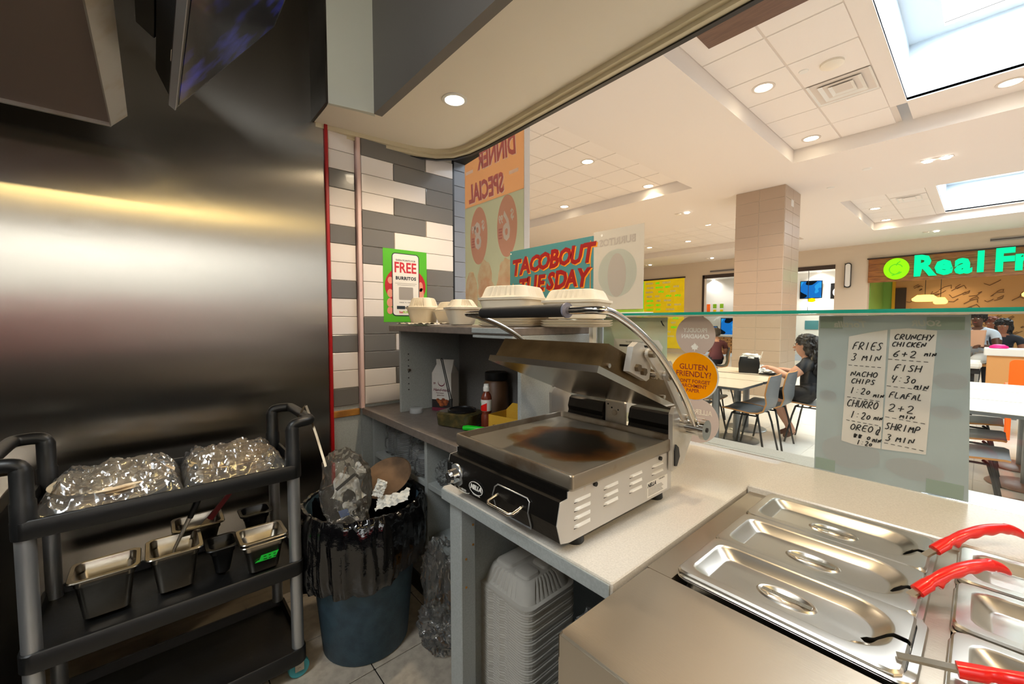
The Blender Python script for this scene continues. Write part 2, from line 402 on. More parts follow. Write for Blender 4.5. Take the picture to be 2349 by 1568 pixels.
def rail(o0, o1, z0, z1, name, m):
    p0, p1 = off(out, o0), off(out, o1); L = []
    for a, c in zip(p0, p1): L.append([(a[0], a[1], z0), (c[0], c[1], z0), (c[0], c[1], z1), (a[0], a[1], z1)])
    return B().loft(L, True, True).build(name, MATS[m], smooth=40)
tk = thing('roller_track', 'cream metal track running along the curved edge of the soffit', 'track', (-1.6, 1.47, 2.40))
for a in ((-.034, -.004, 2.398, 2.42, 'rail', 'track'), (-.012, .012, 2.382, 2.402, 'rail', 'track'), (.012, .034, 2.376, 2.425, 'gasket', 'black_satin')):
    o = rail(*a); o.parent = tk; o.data.transform(parent_mat(tk).inverted())
struct(B().prism([(-2.335, 1.0), (-2.25, 1.27), (-2.12, 1.41), (-2.02, 1.445), (-2.02, 1.49), (-2.12, 1.58), (-2.335, 1.60)], 'z', 2.43, 2.47).build('trim_4', MATS['dark']))
struct(B().box(-2.335, -2.30, .724, .88, 2.400, 2.419).build('gap_shade', MATS['dark']))  # dark strip added for the shade in the gap above the tiles
struct(B().box(-2.335, 4, 1.485, 1.50, 2.43, 3.85).build('wall_front', MATS['paint_cream']))
# far ends of the kitchen, outside the frame; bands toned for steel reflection
struct(B().box(-2.4, 4, -2.3, -2.2, 1.5, 3.3).build('wall_back', MATS['white_paint'])); struct(B().box(-2.4, 4, -2.3, -2.15, 0, 1.5).build('wall_back', MATS['dark']))
struct(B().box(4.0, 4.1, -2.3, 1.45, .95, 2.65).build('wall_right', MATS['white_paint'])); struct(B().box(3.97, 4.05, -2.25, -.15, .95, 1.75).build('added_red_reflector', MATS['red_reflector'])); struct(B().box(3.9, 4.1, -2.3, 1.45, 2.65, 3.3).build('wall_right', MATS['ceiling_dark'])); struct(B().box(3.95, 4.1, -2.3, 1.3, 0, .95).build('wall_right', MATS['dark']))  # red board added out of view to tint the steel wall's reflection

# ---------------------------------------------------------------- downlights
def downlight(x, y, z, label, group, r=.055, m='lamp_warm', power=0, col=(1, .84, .62), ang=130, rim='white_paint', p0=[None]):
    t = thing('downlight', label, 'light', (x, y, z), 0, group)
    B().lathe([(r*1.35, 0), (r*1.35, -.004), (r*1.05, -.006), (r, 0), (r*.98, .0)], (x, y, z), 28).build('trim_ring', MATS[rim], t, 40)
    B().disc((x, y, z-.0015), r, 28, 'z').build('lamp', MATS[m], t)
    if power:
        l = spot('downlight_lamp', (x, y, z-.02), power, col, ang, r*.8)
    return t
downlight(-1.645, 1.085, 2.42, 'round warm downlight in the cream soffit over the grill', None, .043, 'lamp_warm', 30, (1, .80, .55), 150)
for x, nm in ((-.35, 'first'), (.95, 'second'), (2.2, 'third')): downlight(x, 1.10, 2.42, nm + ' soffit downlight along the service counter to the right of the frame', 'soffit downlights beyond the frame', .043, 'lamp_warm', 15 if x < 0 else 26, (1, .76, .46), 150)

# ---------------------------------------------------------------- mall ceiling
MC = 3.80; CC = 4.00
b = B()
xs = [-20, -9, -3.56, -2.0, 2.6, 8]; ys = [1.5, 2.2, 7.46, 10.6, 14.55, 17]
holes = {(1, 1), (1, 3), (3, 1), (3, 3)}
for i in range(5):
    for j in range(5):
        if (i, j) not in holes: b.box(xs[i], xs[i+1], ys[j], ys[j+1], MC, MC+.6)
mc = struct(b.build('ceiling', MATS['ceiling_white']))
def coffer_tiles(x0, nx, y0, ny, sx, sy, skip=()):
    m = None
    for i in range(nx):
        for j in range(ny):
            if (i, j) in skip: continue
            p = (x0+i*sx, y0+j*sy, CC)
            if m is None:
                o = B().bbox(.009, sx-.009, .009, sy-.009, -.006, .014, .004).build('ceiling_tile', MATS['tile_ceiling'], mc); o.location = p; m = o.data
            else: piece(m, 'ceiling_tile', mc, p)
    B().box(x0-.05, x0+nx*sx+.05, y0-.05, y0+ny*sy+.05, CC+.0, CC+.012).build('ceiling_grid', MATS['tbar'], mc)
coffer_tiles(-2.0, 2, 2.45, 8, .58, .626, {(1, 5)})
coffer_tiles(-2.0, 2, 10.6, 6, .58, .656)
coffer_tiles(-9.0, 9, 2.25, 8, .604, .65)
coffer_tiles(-9.0, 9, 10.6, 6, .604, .656)
def skylight(n, y0, y1, ya):
    X0 = -.69; X1 = 1.9; b = B()
    b.box(-.84, X0, ya, y1+.05, CC-.01, CC+.03); b.box(X0, 2.6, y1, y1+.75, CC-.01, CC+.03); b.box(X0, 2.6, ya, y0, CC-.01, CC+.03); b.box(X1, 2.6, y0, y1, CC-.01, CC+.03)
    b.build('ceiling_border', MATS['ceiling_white'], mc)
    w = B(); T = 4.62
    w.box(X0-.03, X0, y0, y1, CC, T); w.box(X1, X1+.03, y0, y1, CC, T); w.box(X0, X1, y0-.03, y0, CC, T); w.box(X0, X1, y1, y1+.03, CC, T)
    p = (X0+.29, X1-.29, y0+.2, y1-.16)
    w.box(X0-.03, p[0], y0, y1, T, T+.03); w.box(p[1], X1+.03, y0, y1, T, T+.03); w.box(p[0], p[1], y0, p[2], T, T+.03); w.box(p[0], p[1], p[3], y1, T, T+.03)
    o = struct(w.build('window_%d' % n, MATS['skywell']))
    B().box(p[0]-.02, p[1]+.02, p[2]-.02, p[3]+.02, T+.05, T+.06).build('pane', MATS['sky_pane'], o)
skylight(1, 3.0, 6.8, 2.2); skylight(2, 11.0, 14.4, 10.6)

DL = [(-1.71, 5.22), (-1.71, 7.16), (.10, 7.12), (-4.35, 5.44), (-4.35, 7.3), (-6.37, 7.15), (-6.37, 5.3), (-1.74, 12.7), (-1.74, 14.35), (-6.45, 13.3), (-7.9, 13.4), (-5.0, 11.4), (-7.9, 11.4)]
names = ['round downlight in the tiled bay, nearest to the big skylight', 'round downlight at the far corner of the tiled bay by the skylight', 'round downlight in the border beyond the big skylight, right frame edge',
         'round downlight in the left tiled bay, closest to the banner', 'round downlight in the left tiled bay above the turquoise sign', 'round downlight low beside the banner in the left tiled bay', 'round downlight in the left tiled bay behind the banner',
         'upper of the two downlights in the tiled bay by the far skylight', 'lower of the two downlights in the tiled bay by the far skylight', 'round downlight in the far tiled bay left of the column', 'round downlight in the far tiled bay above the clear poster',
         'round downlight in the far tiled bay hidden by the column', 'round downlight in the far tiled bay right of the banner']
for (x, y), nm in zip(DL, names):
    downlight(x, y, CC-(.014 if abs(x-.1) < .01 else .008), nm, 'food court downlights', .085, 'lamp_warm', 84 if x > -3 else 150, (1, .82, .58) if x > -3 else (1, .74, .42), 125, 'tbar')

# ---------------------------------------------------------------- counters and cabinets
def open_cabinet():
    t = thing('back_counter', 'grey laminate back counter with open shelves under a brown speckled top', 'counter', (-1.6, .95, 0))
    b = B().bbox(-2.29, -1.03, .875, 1.40, .872, .910, .003); b.build('worktop', MATS['laminate_brown'], t)
    B().bbox(-2.285, -2.265, .93, 1.38, .09, .872, .002).build('side_panel', MATS['laminate'], t)
    B().bbox(-1.685, -1.662, .93, 1.38, .0, .872, .002).build('side_panel', MATS['laminate'], t)
    B().bbox(-1.08, -1.06, .93, 1.38, .0, .872, .002).build('side_panel', MATS['laminate'], t)
    B().box(-2.265, -1.08, 1.37, 1.385, .09, .872).build('back_panel', MATS['laminate'], t)
    B().bbox(-2.265, -1.685, .935, 1.37, .622, .648, .002).build('shelf', MATS['laminate'], t)
    for z in (.622, .37): B().bbox(-1.662, -1.08, .935, 1.37, z, z+.026, .002).build('shelf', MATS['laminate'], t)
    B().bbox(-1.662, -1.08, .935, 1.37, .06, .085, .002).build('shelf', MATS['wood'], t)
    B().box(-2.265, -1.08, .99, 1.0, 0, .09).build('toe_kick', MATS['dark'], t)
    return t
open_cabinet()
def hutch():
    t = thing('hutch_shelf', 'open grey laminate hutch standing on the back counter with takeout boxes on top', 'shelf', (-1.58, 1.15, .91))
    B().bbox(-2.045, -2.027, .985, 1.375, .910, 1.345, .002).build('side_panel', MATS['laminate'], t)
    B().bbox(-1.098, -1.080, .985, 1.375, .910, 1.345, .002).build('side_panel', MATS['laminate'], t)
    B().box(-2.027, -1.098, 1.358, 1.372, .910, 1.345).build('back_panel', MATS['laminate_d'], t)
    B().bbox(-2.10, -1.085, .955, 1.38, 1.345, 1.375, .003).build('top_board', MATS['laminate_brown'], t)
    b = B().bbox(-1.33, -1.09, .948, .955, 1.352, 1.372, .002); b.bbox(-1.325, -1.085, .95, .984, 1.334, 1.344, .002); b.build('edge_strip', MATS['laminate'], t)
    for k in range(7): B().cyl((-2.0265, 1.03, 1.16-k*.032+.06), (-2.0255, 1.03, 1.16-k*.032+.06), .0035, n=10).build('pin_hole', MATS['dark'], t)
    B().cyl((-2.026, 1.03, 1.135), (-2.012, 1.03, 1.135), .007, n=12).build('shelf_pin', MATS['steel'], t)
hutch()
# low wall behind the hutch, cream ledge, metal post
pw = struct(B().box(-2.28, -1.29, 1.50, 1.62, 0, 1.345).build('wall_front', MATS['white_paint']))
struct(B().bbox(-2.28, -1.27, 1.46, 1.66, 1.345, 1.372, .003).build('trim_6', MATS['paint_cream']))
struct(B().box(-1.245, -1.175, 1.52, 1.60, .9, 1.40).build('trim_7', MATS['white_paint']))
t = thing('glass_post', 'slim brushed metal post carrying the left end of the glass guard', 'post', (-1.185, 1.56, .91))
B().bbox(-1.195, -1.172, 1.545, 1.60, .91, 1.416, .003).build('upright', MATS['aluminium'], t)
b = B().bbox(-1.22, -1.15, 1.45, 1.62, 1.410, 1.420, .002); b.tube([(-1.184, 1.57, 1.33), (-1.20, 1.54, 1.37), (-1.27, 1.50, 1.405), (-1.36, 1.49, 1.412)], .007, 8, smooth=2); b.build('bracket', MATS['aluminium'], t)

def grill_counter():
    t = thing('grill_counter', 'pale stone counter carrying the panini grill, open underneath', 'counter', (-.7, .95, 0))
    b = B().bbox(-1.03, -.434, .626, 1.66, .885, .912, .003); b.build('worktop', MATS['stone'], t)
    B().bbox(-1.028, -.438, .622, .626, .878, .908, .001).build('front_edge', MATS['laminate'], t)
    B().bbox(-1.025, -.965, .648, .70, .0, .885, .003).build('side_panel', MATS['laminate'], t)
    B().bbox(-1.025, -1.003, .70, 1.62, .0, .885, .003).build('side_panel', MATS['laminate'], t)
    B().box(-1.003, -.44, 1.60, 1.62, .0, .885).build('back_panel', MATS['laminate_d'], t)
    B().bbox(-1.003, -.44, .66, 1.60, .075, .10, .003).build('bottom_shelf', MATS['laminate'], t)
    for p in ((.69, .80), (.665, .705), (.69, .74), (.665, .62)):
        B().cyl((-.9645, p[0], p[1]), (-.9635, p[0], p[1]), .0035, n=10).build('pin_hole', MATS['wood'], t)
    B().box(-1.0, -.9, .655, .665, .03, .072).build('wood_edge', MATS['wood'], t)
grill_counter()
def ledge():
    t = thing('service_ledge', 'long pale stone ledge under the glass guard behind the steel pans', 'counter', (.6, 1.5, .9))
    B().bbox(-.432, 2.5, 1.287, 1.66, .885, .924, .004).build('slab', MATS['stone'], t)
    t = thing('outer_ledge', 'outer stone ledge facing the food court in front of the glass guard', 'counter', (.6, 1.7, .87))
    B().bbox(-1.03, 2.5, 1.662, 1.76, .87, .912, .004).build('outer_slab', MATS['stone'], t)
    B().box(-1.03, 2.5, 1.68, 1.72, 0, .87).build('front_panel', MATS['laminate_d'], t)
ledge()
def steam_table():
    t = thing('prep_table', 'stainless steel prep counter with scratched top holding the lidded pans', 'counter', (.3, .9, 0))
    b = B()
    # top with wells: built as strips round the openings
    z0, z1 = .865, .906
    b.bbox(-.425, 2.4, .470, .734, z0, z1, .004); b.box(-.425, 2.4, 1.284, 1.30, z0, z1)
    b.box(-.425, -.374, .734, 1.284, z0, z1-.0005); b.box(-.052, -.014, .734, 1.284, z0, z1-.0005); b.box(.31, 2.4, .734, 1.284, z0, z1-.0005)
    b.build('top', MATS['steel_top'], t)
    B().box(-.4245, 2.4, .4695, .4720, .80, .902).build('front_apron', MATS['steel'], t)
    B().box(-.4248, -.4230, .4695, 1.28, .865, .902).build('end_apron', MATS['steel'], t)
    B().box(-.37, 2.35, .50, 1.27, .10, .80).build('cabinet_body', MATS['blue_steel'], t)
    B().box(-.374, .31, .734, 1.284, .80, .803).build('well_floor', MATS['dark'], t)
steam_table()

# ---------------------------------------------------------------- glass guard
gl = struct(B().box(-1.17, 2.5, 1.586, 1.594, .925, 1.418).build('window_3', MATS['glass']))
gs = thing('glass_shelf', 'long clear glass shelf with green edge on top of the glass guard', 'shelf', (.4, 1.6, 1.42))
B().box(-1.37, 2.5, 1.483, 1.86, 1.421, 1.431).build('pane', MATS['glass'], gs)
B().box(-1.37, 2.5, 1.480, 1.483, 1.421, 1.431).build('front_edge', MATS['glass_edge'], gs)
B().box(-1.373, -1.37, 1.480, 1.86, 1.421, 1.431).build('end_edge', MATS['glass_edge'], gs)
B().bbox(-1.17, 2.5, 1.574, 1.606, 1.4165, 1.421, .001).build('channel', MATS['white_paint'], gs)

# ---------------------------------------------------------------- steel lids and pans
def lid_loops(w, d, notch=None):
    """rectangular pan lid with a sunk panel and an oval finger dish, origin at its centre, z=0 underside"""
    N = 96
    def polar(hw, hd, r, z, pr=None):
        L = []
        for i in range(N):
            a = 2*PI*i/N; c, s = math.cos(a), math.sin(a)
            k = 1/max(abs(c)/hw, abs(s)/hd); x, y = c*k, s*k
            rr = pr if (pr and x > 0) else r
            cx, cy = hw-rr, hd-rr
            if abs(x) > cx and abs(y) > cy:      # corner: intersect ray with the corner circle
                ox, oy = math.copysign(cx, x), math.copysign(cy, y)
                B_ = c*ox+s*oy; D = B_*B_-(ox*ox+oy*oy-rr*rr); k = B_+math.sqrt(max(D, 0)); x, y = c*k, s*k
            L.append((x, y, z))
        return L
    def oval(a_, b_, z): return [(a_*math.cos(2*PI*i/N), b_*math.sin(2*PI*i/N), z) for i in range(N)]
    hw, hd = w/2, d/2
    L = [polar(hw, hd, .016, 0), polar(hw, hd, .016, .006), polar(hw-.003, hd-.003, .014, .009), polar(hw-.0045, hd-.0045, .014, .0091), polar(hw-.0178, hd-.0188, .022, .0091, .06), polar(hw-.019, hd-.020, .022, .009, .06), polar(hw-.023, hd-.024, .02, .006, .058),
         polar(hw-.040, hd-.038, .016, -.008, .045), polar(hw-.043, hd-.041, .014, -.009, .042), polar(hw-.0445, hd-.0425, .014, -.0091, .041), oval(.050, .0300, -.0091),
         oval(.047, .027, -.009), oval(.044, .0245, -.0065), oval(.041, .022, -.0072), oval(.030, .014, -.019), oval(.012, .005, -.0225)]
    return L
def make_lid(name, w, d, label, loc, slot=None, rz=0, group=None, handle=True):
    t = thing(name, label, 'lid', loc, rz, group)
    b = B().loft(lid_loops(w, d), False, True)
    o = b.build('plate', MATS['steel_pan'], t, 35, local=True)
    if slot:
        so_ = o.modifiers.new('s', 'SOLIDIFY'); so_.thickness = .0012; so_.offset = 0
        c = B().prism(slot, 'z', -.05, .05); co = c.build('cut', MATS['dark'])
        co.matrix_world = Matrix.Translation(loc) @ Matrix.Rotation(rz, 4, 'Z')
        bo = o.modifiers.new('b', 'BOOLEAN'); bo.object = co; bo.operation = 'DIFFERENCE'; bo.solver = 'EXACT'
        bpy.context.view_layer.update()
        me = bpy.data.meshes.new_from_object(o.evaluated_get(bpy.context.evaluated_depsgraph_get()))
        o.modifiers.clear()
        if len(me.polygons) > 200: o.data = me
        bpy.data.objects.remove(co)
    if handle:
        B().prism([(-.0425, -.010), (-.038, -.0065), (.038, -.0065), (.0425, -.010), (.036, -.0085), (-.036, -.0085)], 'y', -.0055, .0055).xf(Matrix.Rotation(math.radians(0), 4, 'Z')).build('handle', MATS['steel'], t, 30, local=True)
    return t
def make_pan(name, w, d, h, label, loc, rz=0, mat='steel_pan', cat='pan', group=None, extra=0):
    """gastronorm pan: rolled rim, stepped wall, tapering body; z=0 is the rim top"""
    t = thing(name, label, cat, loc, rz, group)
    def ring(i, z, r): return rrect(-w/2+i, w/2-i, -d/2+i, d/2-i, r, z, 5)
    o = [ring(.001, -.006, .02), ring(0, -.003, .02), ring(.002, 0, .02), ring(.012, 0, .022), ring(.014, -.004, .02), ring(.0155, -.026, .02), ring(.019, -.030, .02), ring(.032, -h+.012, .02), ring(.044, -h+.003, .02),
         ring(.044, -h+.001, .02), ring(.030, -h+.010, .02), ring(.0175, -.031, .021), ring(.0140, -.027, .021), ring(.0125, -.004, .021), ring(.004, -.003, .02)]
    inner = o[:9]; outer = o[9:]
    b = B().loft(inner, False, True); b.build('shell', MATS[mat], t, 40, local=True)
    B().loft(outer[::1], True, False).build('basin', MATS[mat], t, 40, local=True)
    return t
LW, LD = .322, .180
LZ = .916
notch = [(.120, -.004), (.124, -.012), (.134, -.014), (.142, -.008), (.172, -.010), (.172, .006), (.142, .006), (.134, .010), (.124, .006)]
hook = [(.106, -.016), (.112, -.022), (.120, -.020), (.126, -.010), (.136, -.006), (.175, -.008), (.175, .004), (.134, .006), (.122, .000), (.112, -.006)]
for (y, s, nm, rz, sh) in ((1.192, notch, 'long steel pan lid at the back by the stone ledge, red ladle in its slot', -.01, 'the back lid of the left row'), (1.012, notch, 'long steel pan lid in the middle of the left row, red ladle in its slot', -.01, 'the middle lid of the left row'), (.838, hook, 'long steel pan lid nearest the scratched counter top, empty slot at its corner', -.012, 'the nearest lid of the left row')):
    make_pan('steam_pan', .333, .186, .10, 'steel pan below ' + sh, (-.209, y, .910), rz)
    make_lid('pan_lid', LW, LD, nm, (-.213, y, LZ-.005), s, rz)
# thin nested pan edges under the nearest lid
make_pan('steam_pan', .336, .188, .06, 'spare steel pan nested under the nearest lid', (-.2055, .838, .9135), -.012)
for (y, d, nm) in ((1.2, .172, 'wide steel pan lid at the back of the right row'), (1.021, .172, 'wide steel pan lid in the middle of the right row'), (.838, .176, 'wide steel pan lid nearest the camera in the right row')):
    make_pan('steam_pan', .336, .182, .10, 'steel pan under the ' + nm, (.152, y, .910))
    make_lid('pan_lid', .330, d, nm, (.152, y, LZ-.004), None)

# ---------------------------------------------------------------- red handled ladles
def ladle(label, p0, p1, axis_up, L, loc_bend):
    """p0 tip in the pan, p1 start of the grip; grip runs on along the same heading, curving"""
    t = thing('ladle', label, 'ladle', p0, 0, 'red handled ladles')
    p0 = Vector(p0); p1 = Vector(p1); d = (p1-p0).normalized(); up = Vector(axis_up); up = (up-d*up.dot(d)).normalized(); sd = d.cross(up)
    b = B(); w_ = sd*.006; 
    b.loft([[p0+w_-up*.002, p0-w_-up*.002, p0-w_+up*.001, p0+w_+up*.001], [p1+w_-up*.002, p1-w_-up*.002, p1-w_+up*.003, p1+w_+up*.003], [p1+d*.02+w_-up*.002, p1+d*.02-w_-up*.002, p1+d*.02-w_+up*.002, p1+d*.02+w_+up*.002]], True, True)
    b.build('shaft', MATS['steel'], t)
    B().lathe([(.0, -.030), (.018, -.026), (.028, -.012), (.030, 0), (.0285, 0), (.027, -.011), (.017, -.0245), (.0, -.0285)], p0-d*.03+Vector((0, 0, -.012)), 20).build('bowl', MATS['steel'], t, 50)
    L_ = []; n = 56
    for i in range(n+1):
        s = i/n; x = s*L
        if s < .15: hw, top, bot = .0105, .0095, -.0095                  # socket
        else:
            u = (s-.15)/.85; hw = .0085+.001*math.sin(u*PI); top = .0095+.004*math.sin(u*PI*.7)
            bot = -.0085+.0022*math.sin(u*30)*(1 if u < .8 else 0)
            if .05 < u < .15: bot -= .011*(1-abs(u-.10)/.05)             # finger stop
        cz = loc_bend*L*(.55*s**2)+.006*math.sin(s*PI*.9)
        if s > .84: cz -= ((s-.84)/.16)**1.8*.013; top += .0015; bot -= .003
        if s > .96: k_ = math.sqrt(max(.08, 1-((s-.96)/.04)**2)); m0 = (top+bot)/2; hw *= k_; top = m0+(top-m0)*k_; bot = m0+(bot-m0)*k_
        o = p1+d*x+up*cz; h_ = (top-bot)/2; m_ = (top+bot)/2
        L_.append([o+sd*hw*math.cos(a)*(1.12 if abs(math.cos(a)) > .9 else 1)+up*(m_+h_*math.copysign(abs(math.sin(a))**.7, math.sin(a))) for a in [2*PI*k/12 for k in range(12)]])
    B().loft(L_, True, True).build('grip', MATS['red_plastic'], t, 50)
    return t
ladle('red handled ladle in the back pan, grip reaching over the stone ledge', (-.078, 1.150, .905), (-.046, 1.192, .930), (0, 0, 1), .190, -.52)
ladle('red handled ladle in the middle pan, grip crossing the gap to the right pans', (-.082, .962, .905), (-.057, .994, .926), (0, 0, 1), .165, -.46)
ladle('red handled ladle lying flat at the bottom right corner of the frame', (-.062, .782, .925), (-.004, .795, .934), (0, 0, 1), .180, -.05)

# ---------------------------------------------------------------- panini grill
def grill():
    t = thing('panini_grill', 'open steel panini grill with scorched flat plate and arched chrome handle', 'grill', (-.755, .85, .912))
    X0, X1 = -.962, -.550
    prof = [(.613, .943), (.601, .984), (.611, 1.030), (.634, 1.032), (.634, 1.046), (1.064, 1.046), (1.064, .937), (.64, .937)]
    B().prism(prof, 'x', X0+.002, X1-.002).build('front_panel', MATS['grill_black'], t)
    B().prism(prof, 'x', X1-.002, X1).build('side_panel', MATS['steel_side'], t)
    B().prism(prof, 'x', X0, X0+.002).build('side_panel', MATS['steel_side'], t)
    for x in (-.578, -.93):
        for y in (.69, 1.03): B().lathe([(.019, .912), (.021, .915), (.019, .938)], (x, y, 0), 20, c0=True, c1=True).build('foot', MATS['black_plastic'], t, 40)
    # louvres
    for c in range(4):
        for r in range(4):
            if c == 0 or r < 3:
                y0 = .655+c*.103; y1 = y0+.054; z = 1.024-r*.0185-(.000 if c else .0)
                if c == 3 and r > 1: continue
                b = B(); L = []
                for (y, h) in ((y0, 0), (y0+.006, 1), (y1-.006, 1), (y1, 0)):
                    L.append([(X1, y, z-.0065), (X1+.0055*h, y, z-.0045), (X1+.0045*h, y, z-.001), (X1, y, z)])
                b.loft(L, True, True).build('louvre', MATS['white_paint'], t)  # whiter than the side panel; light on the louvres is in the colour
                B().box(X1, X1+.0006, y0-.001, y1+.001, z-.0083, z-.0066).build('slot', MATS['dark'], t)
    for p in ((.722, 1.041), (1.0, 1.036)): B().cyl((X1, p[0], p[1]), (X1+.006, p[0], p[1]), .0055, n=8).build('bolt', MATS['dark'], t)
    # rating plate
    b = B().box(X1, X1+.001, .940, 1.042, .944, .984); b.build('rating_plate', MATS['white_paint'], t)
    M = face_mat((X1+.0012, .962, .975), (0, 1, 0), (0, 0, 1))
    rp = [c for c in t.children if c.name.startswith('rating_plate')][0]
    text_into(B(), 'NELLA', M, .014, .0004, .0006, .25).build('lettering', MATS['black_satin'], rp)
    b = B()
    for k in range(6): b.box(X1+.001, X1+.0013, .945, 1.02-.004*(k % 3), .949+k*.0035, .9498+k*.0035)
    text_into(b, 'TORONTO', face_mat((X1+.0012, 1.012, .980), (0, 1, 0), (0, 0, 1)), .006, .0003)
    b.build('fine_print', MATS['dark'], rp)
    # griddle tray with rim and plate
    def ring(i, z, r=.008): return rrect(-.972+i, -.541-i, .636+i, 1.084-i, r, z, 3)
    B().loft([ring(.004, 1.046), ring(0, 1.052), ring(0, 1.078), ring(.0015, 1.081), ring(.005, 1.081), ring(.007, 1.078), ring(.009, 1.058), ring(.02, 1.056)], True, True).build('griddle_tray', MATS['tray'], t, 30)
    B().bbox(-.955, -.558, .668, 1.055, 1.0565, 1.069, .004).build('griddle_plate', MATS['scorched'], t)
    # control knob, lamp, badges, drawer
    pk = Vector((-.945, .6045, .985)); nx = Vector((0, -1, -.1)).normalized()
    kx = -.918
    b = B().cyl((kx, .606, .985), (kx, .6005, .985), .030, .029, 28); b.build('knob_dial', MATS['aluminium'], t, 30)
    kb = B().cyl((kx, .6005, .985), (kx, .584, .984), .021, .018, 24).cyl((kx, .584, .984), (kx, .577, .983), .018, .013, 24); kb.bbox(kx-.004, kx+.004, .573, .60, .967, 1.001, .003)
    kb.build('knob', MATS['chrome'], t, 30)
    lp = B().bbox(-.961, -.935, .600, .606, .960, 1.014, .004).build('lamp_plate', MATS['black_plastic'], t)
    B().lathe([(.0085, 0), (.0085, .006), (.006, .011), (.0, .0125)], (-.948, .600, .998), 16, 'y').build('indicator_lamp', MATS['lamp_red'], lp, 50)
    def fy(z): return .601+(z-.984)*(.010/.046) if z > .984 else .601+(.984-z)*(.012/.041)
    bd = B().disc((-.823, fy(.978)-.0012, .978), 1, 36, 'y', .034, .0215); o = bd.build('badge', MATS['black_satin'], t)
    b = B()
    L = []
    for i in range(40):
        a = 2*PI*i/40; c, s = math.cos(a), math.sin(a)
        L.append([(-.823+.029*c, .5982, .978+.0165*s), (-.823+.027*c, .5982, .978+.015*s), (-.823+.027*c, .5975, .978+.015*s), (-.823+.029*c, .5975, .978+.0165*s)])
    b.loft(L+[L[0]]); text_into(b, 'NELLA', face_mat((-.823, .5978, .979), (1, 0, 0), (0, 0, 1)), .0155, .0006, .0011, .25)
    text_into(b, 'TORONTO', face_mat((-.823, .5990, .9605), (1, 0, 0), (0, -.3, 1)), .006, .0005, .0003)
    b.build('lettering', MATS['white_paint'], o)
    b = B().tube([(-.905+.035*math.cos(a)*1, .612, .948+.007*math.sin(a)) for a in [2*PI*i/24 for i in range(25)]], .0008, 6)
    text_into(b, 'TS-14ECO', face_mat((-.905, .6115, .948), (1, 0, 0), (0, -.3, 1)), .009, .0005, .0004); b.build('model_badge', MATS['white_paint'], t)
    # drawer: follows the kinked front
    def fr(x, z, d=.003): return (x, fy(z)-d, z)
    path = [fr(-.742, 1.012), fr(-.640, 1.012), fr(-.632, 1.006), fr(-.632, .984), fr(-.632, .952), fr(-.634, .944), fr(-.742, .944), fr(-.752, .952), fr(-.755, .984), fr(-.752, 1.004), fr(-.742, 1.012)]
    dr = B().loft([[fr(-.750, 1.008, .002), fr(-.636, 1.008, .002)], [fr(-.750, .984, .002), fr(-.636, .984, .002)], [fr(-.750, .947, .002), fr(-.636, .947, .002)]], closed=False).build('drawer', MATS['grill_black'], t)
    B().tube(path, .0018, 8).build('drawer_frame', MATS['aluminium'], dr, 40)
    B().tube([(-.738, .602, .990), (-.738, .572, .982), (-.73, .566, .980), (-.66, .566, .980), (-.652, .572, .982), (-.652, .602, .990)], .0042, 10).build('drawer_handle', MATS['steel'], dr, 50)
    # back hinge housings
    for (a, c) in ((-.945, -.800), (-.703, -.566)):
        B().prism([(1.083, 1.074), (1.090, 1.090), (1.086, 1.105), (1.094, 1.132), (1.104, 1.138), (1.14, 1.138), (1.14, 1.06), (1.085, 1.06)], 'x', a, c).build('hinge_housing', MATS['grill_black'], t)
    hp = B().bbox(-.800, -.722, 1.100, 1.112, 1.05, 1.145, .004).build('hinge_plate', MATS['steel_light'], t)
    B().cyl((-.760, 1.1005, 1.108), (-.760, 1.094, 1.108), .009, n=12).build('bolt', MATS['steel'], hp, 30)
    for p in ((-.786, 1.132), (-.772, 1.122), (-.748, 1.118)): B().cyl((p[0], 1.1, p[1]), (p[0], 1.0992, p[1]), .003, n=8).build('hole', MATS['dark'], hp)
    for (xa, xb) in ((-.546, -.534), (-.988, -.976)):
        sp = B().prism([(1.040, .995), (1.100, 1.004), (1.150, 1.07), (1.150, 1.122), (1.10, 1.164), (1.05, 1.166), (1.036, 1.15)], 'x', xa, xb).build('side_bracket', MATS['steel_light'], t)
        if xa > -.9: B().prism([(1.048, 1.008), (1.058, 1.006), (1.073, 1.03), (1.066, 1.056), (1.052, 1.066), (1.046, 1.05)], 'x', xb, xb+.004).build('slot_cover', MATS['black_plastic'], sp)
    # upper platen: tilted box with a rim plate underneath
    pf, pb = Vector((0, .742, 1.288)), Vector((0, 1.082, 1.157)); d = (pb-pf).normalized(); u = Vector((0, -d.z, d.y))
    Ln = (pb-pf).length
    def q(x, s, h): p = pf+d*s+u*h; return (x, p.y, p.z)
    def pl(x0, x1, s0, s1, h0, h1, b=None, sk=0):
        b = b or B()
        return b.loft([[q(x0, s0, h0), q(x1, s0, h0), q(x1, s1, h0), q(x0, s1, h0)], [q(x0+sk, s0+sk*2, h1), q(x1-sk*.3, s0+sk*2, h1), q(x1-sk*.3, s1-sk, h1), q(x0+sk, s1-sk, h1)]], True, True)
    up = pl(-.932, -.558, .004, Ln, .010, .070, None, .006).build('upper_platen', MATS['platen'], t)
    lw = pl(-.940, -.552, -.010, Ln+.004, -.006, .010).build('platen_plate', MATS['steel'], t)
    for s, h in ((.03, .022), (.30, .016), (.16, .05)): 
        B().cyl(q(-.559, s, h), q(-.553, s, h), .0055, n=8).build('screw', MATS['steel'], up)
    # linkage on the right side
    mb = B().prism([(.830, 1.282), (.846, 1.339), (.866, 1.349), (.888, 1.345), (.902, 1.325), (.925, 1.285), (.918, 1.256), (.905, 1.252)], 'x', -.552, -.536).build('mounting_bracket', MATS['steel_light'], t)
